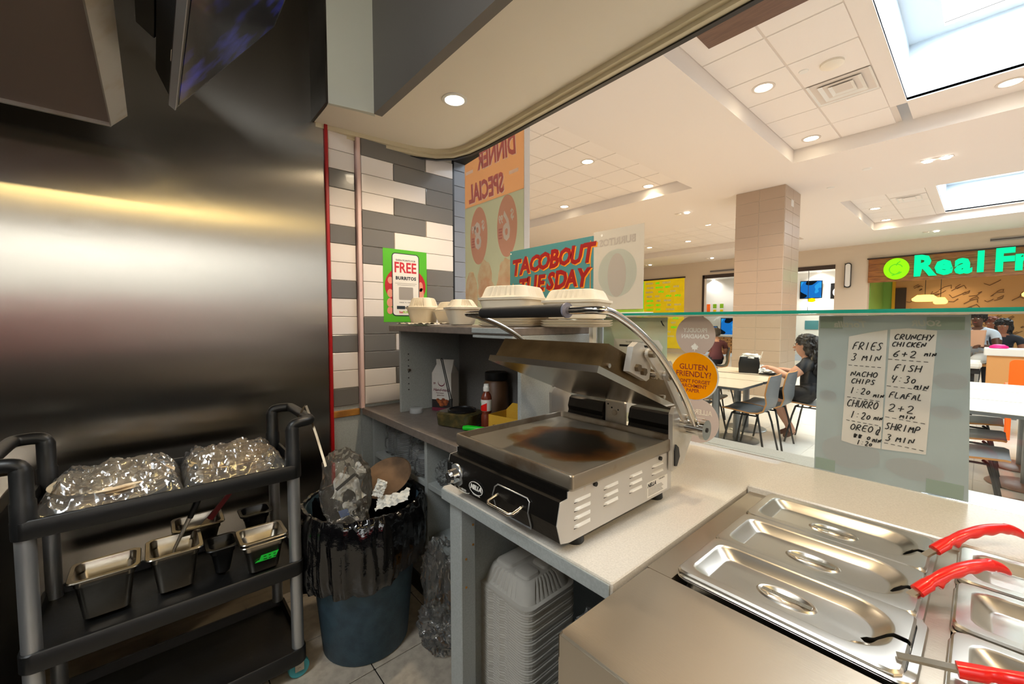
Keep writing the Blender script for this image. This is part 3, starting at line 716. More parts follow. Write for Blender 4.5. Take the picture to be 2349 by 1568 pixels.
    for p in ((.861, 1.288), (.886, 1.277)): B().cyl((-.536, p[0], p[1]), (-.527, p[0], p[1]), .0095, n=6).build('hex_bolt', MATS['steel_aged'], mb, 20)
    B().cyl((-.536, .900, 1.320), (-.512, .900, 1.320), .009, n=14).build('pivot_bolt', MATS['steel_aged'], mb, 30)
    def bar(name, a, c, w_, x0, x1):
        a = Vector((0, *a)); c = Vector((0, *c)); dd = (c-a).normalized(); nn = Vector((0, -dd.z, dd.y)); P_ = []
        for k in range(9): an = PI/2+PI*k/8; P_.append(a+(nn*math.sin(an)+dd*math.cos(an))*w_)
        for k in range(9): an = -PI/2+PI*k/8; P_.append(c+(nn*math.sin(an)+dd*math.cos(an))*w_)
        return B().prism([(p.y, p.z) for p in P_], 'x', x0, x1).build(name, MATS['steel_light'], t)
    bar('link_arm', (.900, 1.320), (.968, 1.262), .012, -.532, -.524)
    bar('link_arm', (.968, 1.262), (1.072, 1.136), .011, -.522, -.514)
    bar('link_tab', (.962, 1.288), (.968, 1.262), .013, -.512, -.506)
    B().cyl((-.556, .945, 1.262), (-.53, .945, 1.262), .009, n=14).build('spacer', MATS['steel'], t, 30)
    B().cyl((-.536, .968, 1.262), (-.500, .968, 1.262), .010, n=16).build('pivot_bolt', MATS['steel'], t, 30)
    B().cyl((-.530, 1.073, 1.140), (-.508, 1.073, 1.140), .008, n=14).build('pivot_bolt', MATS['steel'], t, 30)
    # pivots and the arched handle
    B().cyl((-.540, 1.088, 1.112), (-.478, 1.088, 1.112), .0195, n=28).cyl((-.478, 1.088, 1.112), (-.466, 1.088, 1.112), .0265, n=28).build('pivot_hub', MATS['chrome_soft'], t, 30)
    B().cyl((-.466, 1.088, 1.112), (-.4645, 1.088, 1.112), .007, n=6).build('hub_socket', MATS['dark'], t)
    B().cyl((-.982, 1.10, 1.112), (-1.015, 1.10, 1.112), .0195, n=24).build('pivot_hub', MATS['chrome_soft'], t, 30)
    R = [(1.082, 1.118), (1.056, 1.152), (1.018, 1.203), (.955, 1.265), (.873, 1.332), (.785, 1.383), (.715, 1.411), (.684, 1.420)]
    Lp = [(1.10, 1.118), (1.080, 1.16), (1.045, 1.215), (.985, 1.29), (.91, 1.345), (.82, 1.388), (.74, 1.413), (.706, 1.419)]
    pts = [(-.492, *p) for p in R]+[(-.500, .668, 1.421), (-.517, .662, 1.422)]+[(-.975, .686, 1.420), (-.993, .692, 1.420)]+[(-1.0, *p) for p in Lp[::-1]]
    B().tube(pts, .0085, 14, smooth=2).build('handle', MATS['chrome_soft'], t, 60)
    a = Vector((-.585, .6655, 1.4218)); c = Vector((-.905, .6825, 1.4205)); dd = (c-a).normalized()
    B().tube([a, a+dd*.004, a+dd*.006, c-dd*.004, c], [.012, .0155, .0145, .0145, .012], 20).build('grip', MATS['rubber'], t, 30)
    B().tube([a-dd*.004, a+dd*.001], .0165, 20).build('grip_collar', MATS['collar'], t, 30)
def scorched():
    m = P('scorched', '8d8577', .34, .75); nt = m.node_tree; L = nt.links; b = nt.nodes['Principled BSDF']
    tc = nt.nodes.new('ShaderNodeTexCoord'); mp = nt.nodes.new('ShaderNodeMapping'); L.new(tc.outputs['Object'], mp.inputs[0])
    # object origin is the grill's base; plate centre about (+.03,-.03)
    mp.inputs['Location'].default_value = (-.02, -.0, 0)
    vm = nt.nodes.new('ShaderNodeVectorMath'); vm.operation = 'MULTIPLY'; vm.inputs[1].default_value = (4.0, 4.6, 0); L.new(mp.outputs[0], vm.inputs[0])
    ln = nt.nodes.new('ShaderNodeVectorMath'); ln.operation = 'LENGTH'; L.new(vm.outputs[0], ln.inputs[0])
    n = nt.nodes.new('ShaderNodeTexNoise'); n.inputs['Scale'].default_value = 9; n.inputs['Detail'].default_value = 8; L.new(tc.outputs['Object'], n.inputs[0])
    ma = nt.nodes.new('ShaderNodeMath'); ma.operation = 'MULTIPLY_ADD'; ma.inputs[1].default_value = .62; L.new(n.outputs['Fac'], ma.inputs[0]); L.new(ln.outputs['Value'], ma.inputs[2])
    r = nt.nodes.new('ShaderNodeValToRGB'); L.new(ma.outputs[0], r.inputs[0])
    e = r.color_ramp.elements; e[0].position = .58; e[0].color = srgb('120d0a'); e[1].position = 1.0; e[1].color = srgb('a39a8a')
    for p, c in ((.68, '2a190d'), (.80, '6e3f14'), (.90, '8a5a22'), (.97, '93805f')): x = e.new(p); x.color = srgb(c)
    L.new(r.outputs[0], b.inputs['Base Color'])
scorched()
grill()

# ---------------------------------------------------------------- hood, menu screen, side appliance
def hood():
    t = thing('exhaust_hood', 'stainless exhaust hood with angled lip hanging at the top left by the steel wall', 'hood', (-1.2, -.7, 2.1))
    B().box(-2.092, -1.22, -1.5, -.088, 2.110, 2.114).build('underside', MATS['hood_steel'], t)
    B().prism([(-.088, 2.100), (-.044, 2.150), (-.044, 2.156), (-.05, 2.156), (-.092, 2.108), (-.092, 2.100)], 'x', -2.096, -1.22).build('lip', MATS['steel_light'], t)
    B().bbox(-2.102, -2.090, -1.5, -.088, 2.098, 2.15, .002).build('lip', MATS['steel_light'], t)
    B().prism([(-.11, 2.15), (-.25, 2.7), (-1.5, 2.7), (-1.5, 2.15)], 'x', -2.08, -1.22).build('canopy', MATS['steel_wall'], t)
    return t
hood()
def screen():
    t = thing('menu_screen', 'tilted black television hung from above, seen from under its lower edge', 'television', (-1.3, .08, 2.1))
    a = Vector((0, .080, 2.100)); d = Vector((0, .245, .325)).normalized(); n = Vector((0, d.z, -d.y)); H = .50     # d up the screen, n screen side
    def q(x, s, h): p = a+d*s+n*h; return (x, p.y, p.z)
    def blk(x0, x1, s0, s1, h0, h1, b=None, e=0):
        b = b or B(); return b.loft([[q(x0+e, s0+e, h0), q(x1-e, s0+e, h0), q(x1-e, s1-e, h0), q(x0+e, s1-e, h0)], [q(x0, s0, h1), q(x1, s0, h1), q(x1, s1, h1), q(x0, s1, h1)]], True, True)
    blk(-1.79, -1.1, 0, H, -.022, 0).build('bezel', MATS['black_satin'], t)
    blk(-1.792, -1.098, -.003, .001, -.018, .002).build('bezel_strip', MATS['aluminium'], t)
    blk(-1.775, -1.115, .014, H-.012, -.001, .0015).build('display', MATS['screen_dark'], t)
    pr = [(.008, -.021), (.05, -.095), (.11, -.135), (.40, -.135), (.46, -.022)]
    B().loft([[q(x, s, h) for s, h in pr] for x in (-1.76, -1.12)], True, True).build('back_casing', MATS['black_plastic'], t)
    blk(-1.70, -1.3, .10, .26, -.185, -.135).build('mount_plate', MATS['black_satin'], t)
    blk(-1.50, -1.44, .0, .05, -.024, -.0215).build('label', MATS['paint_cream'], t)
    b = B(); b.tube([q(-1.6, .12, -.075), q(-1.62, .2, -.16), (-1.62, -.02, 2.6), (-1.62, 0, 3.3)], .014, 10); b.tube([q(-1.2, .25, -.07), q(-1.2, .3, -.13), (-1.2, .02, 2.7), (-1.2, .02, 3.3)], .018, 10); b.build('bracket', MATS['black_plastic'], t)
def screen_mat():
    m = P('screen_dark', '0b0b12', .12); nt = m.node_tree; b = nt.nodes['Principled BSDF']; L = nt.links
    tc = nt.nodes.new('ShaderNodeTexCoord'); n = nt.nodes.new('ShaderNodeTexNoise'); n.inputs['Scale'].default_value = 7; n.inputs['Detail'].default_value = 3
    r = nt.nodes.new('ShaderNodeValToRGB'); r.color_ramp.elements[0].position = .5; r.color_ramp.elements[0].color = (.004, .004, .006, 1); r.color_ramp.elements[1].position = .75; r.color_ramp.elements[1].color = (.05, .06, .5, 1)
    L.new(tc.outputs['Object'], n.inputs[0]); L.new(n.outputs['Fac'], r.inputs[0]); L.new(r.outputs[0], b.inputs['Emission Color']); b.inputs['Emission Strength'].default_value = .22
screen_mat(); screen()
t = thing('side_appliance', 'steel topped kitchen appliance with bar handle at the left frame edge', 'appliance', (-2.0, -.7, 0))
B().bbox(-2.26, -1.80, -1.1, -.375, .80, .85, .004).build('top', MATS['steel'], t); B().box(-2.25, -1.82, -1.1, -.385, .05, .80).build('body', MATS['dark'], t)
B().tube([(-1.82, -.41, .735), (-1.775, -.41, .735), (-1.76, -.43, .73), (-1.76, -.95, .73), (-1.775, -.97, .735), (-1.82, -.97, .735)], .012, 12, smooth=1).build('handle', MATS['steel'], t, 50)

# ---------------------------------------------------------------- utility cart
def cart():
    t = thing('utility_cart', 'black plastic three shelf utility cart with aluminium posts by the steel wall', 'cart', (-1.9, .05, 0))
    X0, X1, Y0, Y1 = -2.10, -1.695, -.315, .415
    def tray(z0, zf, z1, name):
        r = .03
        b = B().loft([rrect(X0+.004, X1-.004, Y0+.004, Y1-.004, r, z0), rrect(X0, X1, Y0, Y1, r, z0+.006), rrect(X0, X1, Y0, Y1, r, z1-.004), rrect(X0+.003, X1-.003, Y0+.003, Y1-.003, r, z1),
                      rrect(X0+.012, X1-.012, Y0+.012, Y1-.012, r*.8, z1), rrect(X0+.016, X1-.016, Y0+.016, Y1-.016, r*.8, zf)], True, True)
        return b.build(name, MATS['black_plastic'], t, 40)
    tray(.798, .822, .852, 'top_tray'); tray(.418, .446, .476, 'middle_tray'); tray(.062, .09, .125, 'bottom_tray')
    for x in (-1.722, -2.073):
        for y in (-.287, .387):
            B().cyl((x, y, .125), (x, y, .80), .0215, n=24).build('post', MATS['aluminium'], t, 40)
            B().lathe([(.0265, .80), (.0265, .9), (.0235, .905), (.0235, .985), (.018, 1.0)], (x, y, 0), 20, c1=True).build('post_socket', MATS['black_plastic'], t, 40)
            w_ = B().lathe([(.012, -.011), (.036, -.011), (.038, -.007), (.038, .007), (.036, .011), (.012, .011)], (x, y, .039), 24, 'x').build('caster', MATS['caster'], t, 40)
            b = B(); b.box(x-.016, x-.013, y-.016, y+.016, .03, .064); b.box(x+.013, x+.016, y-.016, y+.016, .03, .064); b.cyl((x-.017, y, .039), (x+.017, y, .039), .006, n=10); b.build('fork', MATS['steel'], w_)
    for s, yy in ((-1, -.287), (1, .387)):
        yo = yy+s*.068
        B().tube([(-1.722, yy, .975), (-1.722, yy, 1.0), (-1.724, yy+s*.022, 1.008), (-1.735, yo, 1.008), (-1.77, yo+s*.004, 1.008), (-2.025, yo+s*.004, 1.008), (-2.06, yo, 1.008), (-2.071, yy+s*.022, 1.008), (-2.073, yy, 1.0), (-2.073, yy, .975)], .0195, 14, smooth=2).build('handle', MATS['black_plastic'], t, 60)
cart()
# ---------------------------------------------------------------- things on the cart
def tortilla_bag(label, x0, x1, y0, y1, m, seed, nst):
    t = thing('tortilla_bag', label, 'bag', ((x0+x1)/2, (y0+y1)/2, .823), 0, 'bags of tortillas on the cart')
    cx, cy = (x0+x1)/2, (y0+y1)/2; r = min(x1-x0, (y1-y0))/2*.86
    for k in range(nst):
        z = .826+k*.0052; L = []
        ox, oy = random.uniform(-.008, .008), random.uniform(-.010, .010)
        ring = lambda rr, zz, kk=k: [(cx+ox+rr*math.cos(a)*(1+.03*noise.noise((kk, math.cos(a), math.sin(a)))), cy+oy+rr*.98*math.sin(a), zz+.003*noise.noise((math.cos(a)*1.5, math.sin(a)*1.5, kk*.3))) for a in [2*PI*i/36 for i in range(36)]]
        B().loft([ring(r-.002, z), ring(r, z+.0015), ring(r, z+.0035), ring(r-.002, z+.005)], True, True).build('tortilla', MATS[m], t, 40)
    b = B(); n = 72; L = []
    bm_ = []
    for i in range(n+1):
        row = []
        for j in range(n+1):
            u, v = i/n, j/n; x = x0+(x1-x0)*u; y = y0+(y1-y0)*v
            e = min(u, 1-u, v, 1-v)*2
            z = .826+(nst*.0052+.006)*min(1, (e*3.0))**.7
            p = Vector((x*14, y*9, seed)); k = abs(noise.noise(p)); k2 = abs(noise.noise(p*2.6+Vector((3, 1, 0)))); k3 = abs(noise.noise(p*6))
            z += (.014*(1-3*k)+.010*(1-3*k2)+.006*(1-3*k3))*min(1, e*8)
            row.append((x+.012*noise.noise((y*9, seed, 1)), y+.012*noise.noise((x*9, seed, 4)), max(z, .825)))
        L.append(row)
    b.loft(L, False, False, closed=False); b.build('plastic_wrap', MATS['wrap_bag'], t, 25)
tortilla_bag('long plastic bag of pale tortillas on the left half of the cart top', -2.07, -1.725, -.285, .062, 'tortilla_pale', 3, 11)
tortilla_bag('plastic bag of yellow tortillas on the right half of the cart top', -2.05, -1.725, .058, .375, 'tortilla', 9, 12)
def tongs(name, label, apex, e0, e1, w_, mat='steel', tip=None, nrm=(1, 0, 0)):
    t = thing(name, label, 'tongs', apex)
    apex, e0, e1 = Vector(apex), Vector(e0), Vector(e1)
    for k, e in enumerate((e0, e1)):
        d = (e-apex); s = (e0-e1).normalized()*(1 if k == 0 else -1)
        pts = [apex+s*.002, apex+d*.12+s*.008, apex+d*.5+s*.010, apex+d*.9+s*.003, e]
        B().strip(pts, w_, .0016, nrm).build('arm', MATS[mat], t)
        if tip: B().strip([apex+d*.80+s*.004, apex+d*.9+s*.003, e], w_*1.25, .003, nrm).build('tip', MATS[tip], t)
    return t
tongs('tongs', 'steel tongs hooked over the right handle of the cart', (-1.800, .458, 1.055), (-1.625, .478, .845), (-1.865, .424, .93), .009, 'steel_aged', None, (.7, -.5, .3))
make_pan('steel_pan', .150, .172, .150, 'deep empty steel pan at the left end of the cart shelf', (-1.865, -.143, .600), 0, 'steel_cart', 'pan', 'deep steel pans on the cart')
make_pan('steel_pan', .175, .160, .150, 'deep steel pan holding the serving tongs, left of the black pan', (-1.882, .032, .600), 0, 'steel_cart', 'pan', 'deep steel pans on the cart')
make_pan('steel_pan', .150, .165, .100, 'steel pan behind the others with a red knife leaning in it', (-2.015, .108, .612), .0, 'steel_cart', 'pan', 'deep steel pans on the cart')
make_pan('steel_pan', .145, .158, .125, 'steel pan with bright green tape at the right end of the cart shelf', (-1.795, .288, .575), 0, 'steel_cart', 'pan', 'deep steel pans on the cart')
make_pan('steel_pan', .145, .158, .090, 'upper steel pan nested in the one with green tape', (-1.795, .288, .588), 0, 'steel_cart', 'pan', 'deep steel pans on the cart')
make_pan('plastic_pan', .13, .105, .115, 'black plastic pan between two steel pans on the cart shelf', (-1.868, .168, .565), 0, 'black_plastic', 'pan')
make_pan('plastic_pan', .11, .12, .10, 'black plastic container tipped at the back right of the cart shelf', (-2.0, .30, .60), 0, 'black_satin', 'container')
tp = [c for c in bpy.data.objects if c.get('label', '').startswith('steel pan with bright green tape')][0]
tb = B().prism([(.255, .500), (.262, .506), (.270, .507), (.276, .522), (.335, .524), (.329, .515), (.324, .500)], 'x', -1.7435, -1.7425); tb.build('green_tape', MATS['tape_green'], tp)
b = B(); 
for y, w2 in ((.283, .012), (.300, .009), (.316, .010)): b.box(-1.7424, -1.742, y, y+w2, .504, .507); b.box(-1.7424, -1.742, y, y+w2*.8, .514, .517)
b.build('writing', MATS['dark'], tp)
t = thing('serving_spoon', 'steel serving spoon with black handle leaning in the second cart pan', 'spoon', (-1.88, .03, .46))
B().tube([(-1.885, .012, .472), (-1.88, .031, .581), (-1.88, .082, .692)], [.004, .005, .008], 10).build('shaft', MATS['steel_light'], t, 40)
B().tube([(-1.88, .078, .68), (-1.88, .104, .741), (-1.88, .118, .765)], [.009, .011, .008], 10).build('handle', MATS['black_plastic'], t, 40)
t = thing('knife', 'utensil with dark red handle leaning in the rear cart pan', 'knife', (-2.0, .12, .53))
B().strip([(-2.0, .075, .530), (-2.0, .142, .612)], .02, .0015, (1, 0, 0)).build('blade', MATS['steel'], t)
B().prism([(.136, .616), (.152, .604), (.219, .690), (.222, .702), (.205, .698)], 'x', -2.006, -1.994).build('handle', MATS['knife_red'], t)

# ---------------------------------------------------------------- rubbish bin
def bin_():
    cx, cy = -1.755, .672
    t = thing('trash_can', 'round blue grey trash can lined with a black bag between cart and counter', 'trash can', (cx, cy, 0))
    B().lathe([(.172, .0), (.178, .006), (.232, .60), (.238, .605), (.238, .622), (.228, .622), (.224, .60), (.17, .012), (0, .012)], (cx, cy, 0), 48, c0=True).build('drum', MATS['bin_blue'], t, 40)
    n, L = 200, []
    prof = [(.165, .20), (.20, .42), (.222, .60), (.232, .632), (.244, .632), (.254, .61), (.259, .57), (.261, .52), (.260, .48), (.259, .43), (.254, .38), (.246, .345), (.242, .33)]
    for k, (r, z) in enumerate(prof):
        l = []
        for i in range(n):
            a = 2*PI*i/n; c, s = math.cos(a), math.sin(a)
            f = noise.noise((c*3.2, s*3.2, z*5)); g = noise.noise((c*9, s*9, z*6)); fold = noise.noise((a*5.5, 0, z*2.0))
            out_ = max(0, (k-3)/7) if k > 3 else 0
            rr = r+.008*f+.010*g*(.3+out_)+(.005*(1-3*abs(fold))+.005*(1-3*abs(noise.noise((a*7, 3, z*14)))))*(.15+out_)+.006*noise.noise((c*5, s*5, z*12))
            zz = z+(.010*g if k in (2, 3, 4) else 0)
            if k > 5: zz += (k-5)/7*(.030*noise.noise((c*1.6+5, s*1.6, 0))+.035*math.sin(a+.9)+.010*noise.noise((a*4, 0, 0)))
            l.append((cx+rr*c, cy+rr*s, zz))
        L.append(l)
    B().loft(L, True, False).build('bin_liner', MATS['bag_black'], t, 60)
bin_()
t = thing('crumpled_wrapper', 'clear crumpled plastic packaging with printed labels poking out of the trash can', 'packaging', (-1.76, .60, .55))
b = B()
for k, (z, rx, ry, ox) in enumerate(((.52, .11, .085, 0), (.60, .125, .10, 0), (.66, .10, .085, -.005), (.72, .088, .07, -.01), (.80, .085, .06, -.015), (.83, .075, .045, -.02))): pass
crinkle(b, (-1.745, .59, .685), (.105, .085, .155), .20, 4, 5, 1.6, 0, .70); b.build('film', MATS['wrap_film'], t, 60)
for (x, y, z, sx, sz, ry, rz) in ((-1.70, .555, .72, .035, .055, .3, .6), (-1.665, .60, .715, .028, .05, -.5, .4), (-1.655, .57, .64, .03, .025, .3, .5), (-1.69, .625, .78, .03, .02, .9, .3)):
    bb = B(); bb.loft([[((i/8-.5)*2*sx*(.75+.25*math.sin(j*.9+sx*90)), .012*(1-2*abs(noise.noise((i*.4+x*40, j*.4, z*9)))), (j/8-.5)*2*sz) for j in range(9)] for i in range(9)], closed=False)
    bb.xf(Matrix.Translation((x, y, z)) @ Matrix.Rotation(rz+.5, 4, 'Z') @ Matrix.Rotation(ry, 4, 'Y')); bb.build('label', MATS['paper_white'], t)
bb = B().box(-.05, .05, -.0012, .0012, -.006, .006).xf(Matrix.Translation((-1.68, .57, .745)) @ Matrix.Rotation(1.0, 4, 'Z') @ Matrix.Rotation(-.7, 4, 'Y')); bb.build('printed_band', MATS['dark'], t)
bb = B().box(-.018, .018, -.001, .001, -.014, .014).xf(Matrix.Translation((-1.665, .555, .625)) @ Matrix.Rotation(1.0, 4, 'Z') @ Matrix.Rotation(-.3, 4, 'Y')); bb.build('blue_label', MATS['blue_print'], t)
def crumpled_sheet(name, label, cat, c, sx, sy, rot, m, seed, amp=.012, nn=14):
    b = B(); L = []
    for i in range(nn+1):
        L.append([((i/nn-.5)*sx, (j/nn-.5)*sy, amp*2*(abs(noise.noise((i*.35+seed, j*.35, seed)))-.2)+amp*noise.noise((i*.9, j*.9+seed, 2))) for j in range(nn+1)])
    b.loft(L, closed=False)
    from mathutils import Euler
    b.xf(Matrix.Translation(c) @ Euler(rot).to_matrix().to_4x4())
    return tag(b.build(name, MATS[m], None, 15), label, cat)
crumpled_sheet('paper_scrap', 'strip of white paper lying across the rim of the trash can', 'paper', (-1.57, .72, .665), .15, .06, (.5, -.35, .75), 'paper_white', 2)
crumpled_sheet('paper_scrap', 'cream crumpled napkin standing beside the wrapper in the trash can', 'paper', (-1.63, .69, .70), .05, .07, (1.2, .2, .5), 'paper_white', 5)
t = tag(B().lathe([(0, 0), (.09, .002), (.118, .012), (.112, .016), (.088, .006), (0, .004)], (0, 0, 0), 40).xf(Matrix.Translation((-1.80, .80, .665)) @ Matrix.Rotation(.5, 4, 'X') @ Matrix.Rotation(.25, 4, 'Y')).build('paper_plate', MATS['card_brown'], None, 40), 'stained brown paper plate tilted at the back of the trash can', 'plate')

# ---------------------------------------------------------------- takeout boxes
def clam_mesh(w, d, hb, hl, ribs=True, comps=False):
    """returns B for base and lid of a moulded clamshell, origin bottom centre"""
    def ring(i, z, r, rib=0):
        l = rrect(-w/2+i, w/2-i, -d/2+i, d/2-i, r, z, 4)
        if not rib: 
            n = 12
        pts = []
        for k in range(len(l)):
            a = Vector(l[k]); c = Vector(l[(k+1) % len(l)]); Ls = (c-a).length
            m = 14 if k % 5 == 4 else 1
            for q in range(m):
                p = a.lerp(c, q/m)
                if rib and m > 1 and 1 < q < m-1 and q % 2 == 0:
                    nrm = Vector((-(c-a).y, (c-a).x, 0)).normalized(); p = p+nrm*rib
                pts.append(tuple(p))
        return pts
    base = B().loft([ring(.028, 0, .03), ring(.020, .004, .03), ring(.004, hb-.006, .03), ring(-.002, hb-.004, .03), ring(-.002, hb, .03)], True, False)
    L = [ring(-.002, hb+.0005, .03), ring(-.002, hb+.005, .03), ring(.008, hb+.006, .028), ring(.012, hb+.012, .028, .004 if ribs else 0), ring(.022, hb+hl-.010, .026, .006 if ribs else 0), ring(.028, hb+hl-.002, .024, .003 if ribs else 0), ring(.036, hb+hl, .02)]
    lid = B().loft(L, True, True)
    return base, lid
def clamshell(label, loc, rz, w, d, hb, hl, m='pulp', group='takeout boxes on the hutch'):
    t = thing('takeout_box', label, 'takeout box', loc, rz, group)
    a, c = clam_mesh(w, d, hb, hl)
    a.build('base', MATS[m], t, 40, local=True); c.build('lid', MATS[m], t, 30, local=True)
    return t
HZ = 1.376
clamshell('small square takeout box at the left end of the hutch top', (-1.955, 1.085, HZ+.004), .62, .150, .150, .085, .055)
clamshell('small takeout box half hidden behind the leftmost one', (-1.80, 1.16, HZ+.004), .25, .150, .150, .07, .045)
clamshell('narrow takeout box just left of the tall box pile', (-1.56, 1.06, HZ+.004), -.2, .135, .140, .075, .040)
clamshell('large ribbed takeout box on the tall pile behind the grill handle', (-1.27, 1.12, HZ+.04), .35, .230, .225, .070, .052)
clamshell('wide takeout box at the right end of the hutch top', (-1.03, 1.235, HZ+.03), .35, .225, .215, .065, .045)
for (x, y, r_, n_, lab) in ((-1.27, 1.12, .35, 4, 'stack of open takeout trays under the large ribbed box'), (-1.03, 1.235, .35, 3, 'stack of open takeout trays under the right end box')):
    b = B()
    for k in range(n_):
        z = .0+k*.009; l0 = rrect(-.105, .105, -.10, .10, .03, z, 4); l1 = rrect(-.114, .114, -.111, .111, .03, z+.006, 4); l2 = rrect(-.116, .116, -.113, .113, .03, z+.0085, 4)
        b.loft([l0, l1, l2], True, True)
    o = b.build('tray_stack', MATS['pulp']); o.location = (x, y, HZ); o.rotation_euler = (0, 0, r_); tag(o, lab, 'trays', None, 'stuff')
crumpled_sheet('paper_wrap', 'crumpled white paper sheet under the small takeout boxes', 'paper', (-1.86, 1.02, HZ+.010), .36, .13, (0, 0, -.1), 'pulp', 8, .006)

# stack under the grill counter
def clam_stack():
    t = thing('container_stack', 'tall stack of nested grey takeout boxes under the grill counter', 'takeout boxes', (-.915, .86, .10), .0)
    w, d = .232, .225; n = 62; b = B()
    L = []
    for k in range(n):
        z = k*.0078
        jx = .0012*math.sin(k*1.7)
        def rg(i, zz):
            l = rrect(-w/2+i+jx, w/2-i+jx, -d/2+i, d/2-i, .035, zz, 5); p = []
            for q in range(len(l)):
                a = Vector(l[q]); c = Vector(l[(q+1) % len(l)]); m = 12 if q % 6 == 5 else 1
                for s in range(m):
                    pt = a.lerp(c, s/m)
                    if q == 23 and s in (3, 4, 7, 8): nr = Vector((-(c-a).y, (c-a).x, 0)).normalized(); pt += nr*.008
                    p.append(tuple(pt))
            return p
        L += [rg(.0014, z), rg(0, z+.002), rg(0, z+.0062)]
    b.loft(L, True, True)
    o = b.build('nested_boxes', MATS['pulp_grey'], t, None, local=True); tag(o, kind='stuff')
    z = n*.0078
    lid = B()
    def ring(i, zz, rib=0, r=.034):
        l = rrect(-w/2+i, w/2-i, -d/2+i, d/2-i, r, zz, 4); p = []
        for q in range(len(l)):
            a = Vector(l[q]); c = Vector(l[(q+1) % len(l)]); m = 22 if q % 5 == 4 else 1
            for s in range(m):
                pt = a.lerp(c, s/m)
                if rib and m > 1 and s % 3 == 1: pt += Vector((-(c-a).y, (c-a).x, 0)).normalized()*rib
                p.append(tuple(pt))
        return p
    lid.loft([ring(0, z), ring(0, z+.004), ring(.012, z+.005), ring(.015, z+.012, .004), ring(.028, z+.050, .006), ring(.036, z+.058, .003), ring(.043, z+.060)], True, True)
    lo = lid.build('top_lid', MATS['pulp_grey'], t, 28, local=True)
    for (x0, x1, y0, y1) in ((-.074, -.004, -.07, .072), (.010, .074, .008, .072), (.010, .074, -.07, -.006)):
        B().loft([rrect(x0, x1, y0, y1, .016, z+.060), rrect(x0+.004, x1-.004, y0+.004, y1-.004, .014, z+.067), rrect(x0+.008, x1-.008, y0+.008, y1-.008, .012, z+.069)], True, True).build('compartment', MATS['pulp_grey'], lo, 30, local=True)
    t.rotation_euler = (0, 0, .02)
clam_stack()
def bag(name, label, c, dims, seed, cat='bag', m='wrap', amp=.3):
    return tag(crinkle(B(), c, dims, amp, seed, 5, 2.0, .85, .8).build(name, MATS[m], None, 50), label, cat)
bag('plastic_bag', 'clear plastic sheet crumpled round the foot of the takeout stack', (-.86, .74, .15), (.13, .05, .06), 11)
bag('plastic_bag', 'clear plastic bag in the dark corner right of the takeout stack', (-.60, .86, .48), (.10, .09, .14), 12)
bag('plastic_bag', 'clear bag of lids hanging on the low shelf by the counter leg', (-1.50, .90, .27), (.085, .06, .17), 13)
bag('plastic_bag', 'clear bag with knotted tail near the floor by the counter leg', (-1.50, .88, .075), (.10, .06, .075), 14)
bag('plastic_bag', 'clear bag slumped on the middle shelf of the back counter', (-1.55, .995, .71), (.075, .055, .055), 15)
bag('plastic_bag', 'narrow twisted clear bag hanging beside the counter leg', (-1.37, .94, .47), (.045, .045, .14), 16)
# cup sleeves on the upper shelf of the back counter
def sleeve(label, c, r, n_, lean, group='bagged plastic cups on the back counter shelf'):
    t = thing('cup_sleeve', label, 'plastic cups', c, 0, group)
    b = B()
    for k in range(n_): b.lathe([(r*.8, k*.010), (r, k*.010+.0075), (r*1.05, k*.010+.008), (r*1.05, k*.010+.0098)], (0, 0, 0), 24, c0=(k == 0), c1=(k == n_-1))
    b.xf(Matrix.Rotation(lean, 4, 'Y'))
    o = b.build('nested_cups', MATS['cup_plastic'], t, 30, local=True); tag(o, kind='stuff')
    crinkle(B(), (0, 0, n_*.005+.01), (r*1.35, r*1.3, n_*.005+.03), .3, hash(label) % 40, 3, 2.4, 0, .8).build('bag', MATS['wrap'], t, 12, local=True)
sleeve('bag of plastic cups at the far left of the back counter shelf', (-2.17, 1.02, .649), .042, 13, .05)
sleeve('tall bag of plastic cups in the middle of the back counter shelf', (-2.03, 1.01, .649), .042, 15, -.04)
sleeve('slumped bag of plastic cups right of the tall one', (-1.91, 1.03, .649), .04, 9, .1)
sleeve('short white stack of cup lids at the right of the shelf', (-1.765, .985, .649), .040, 9, 0)

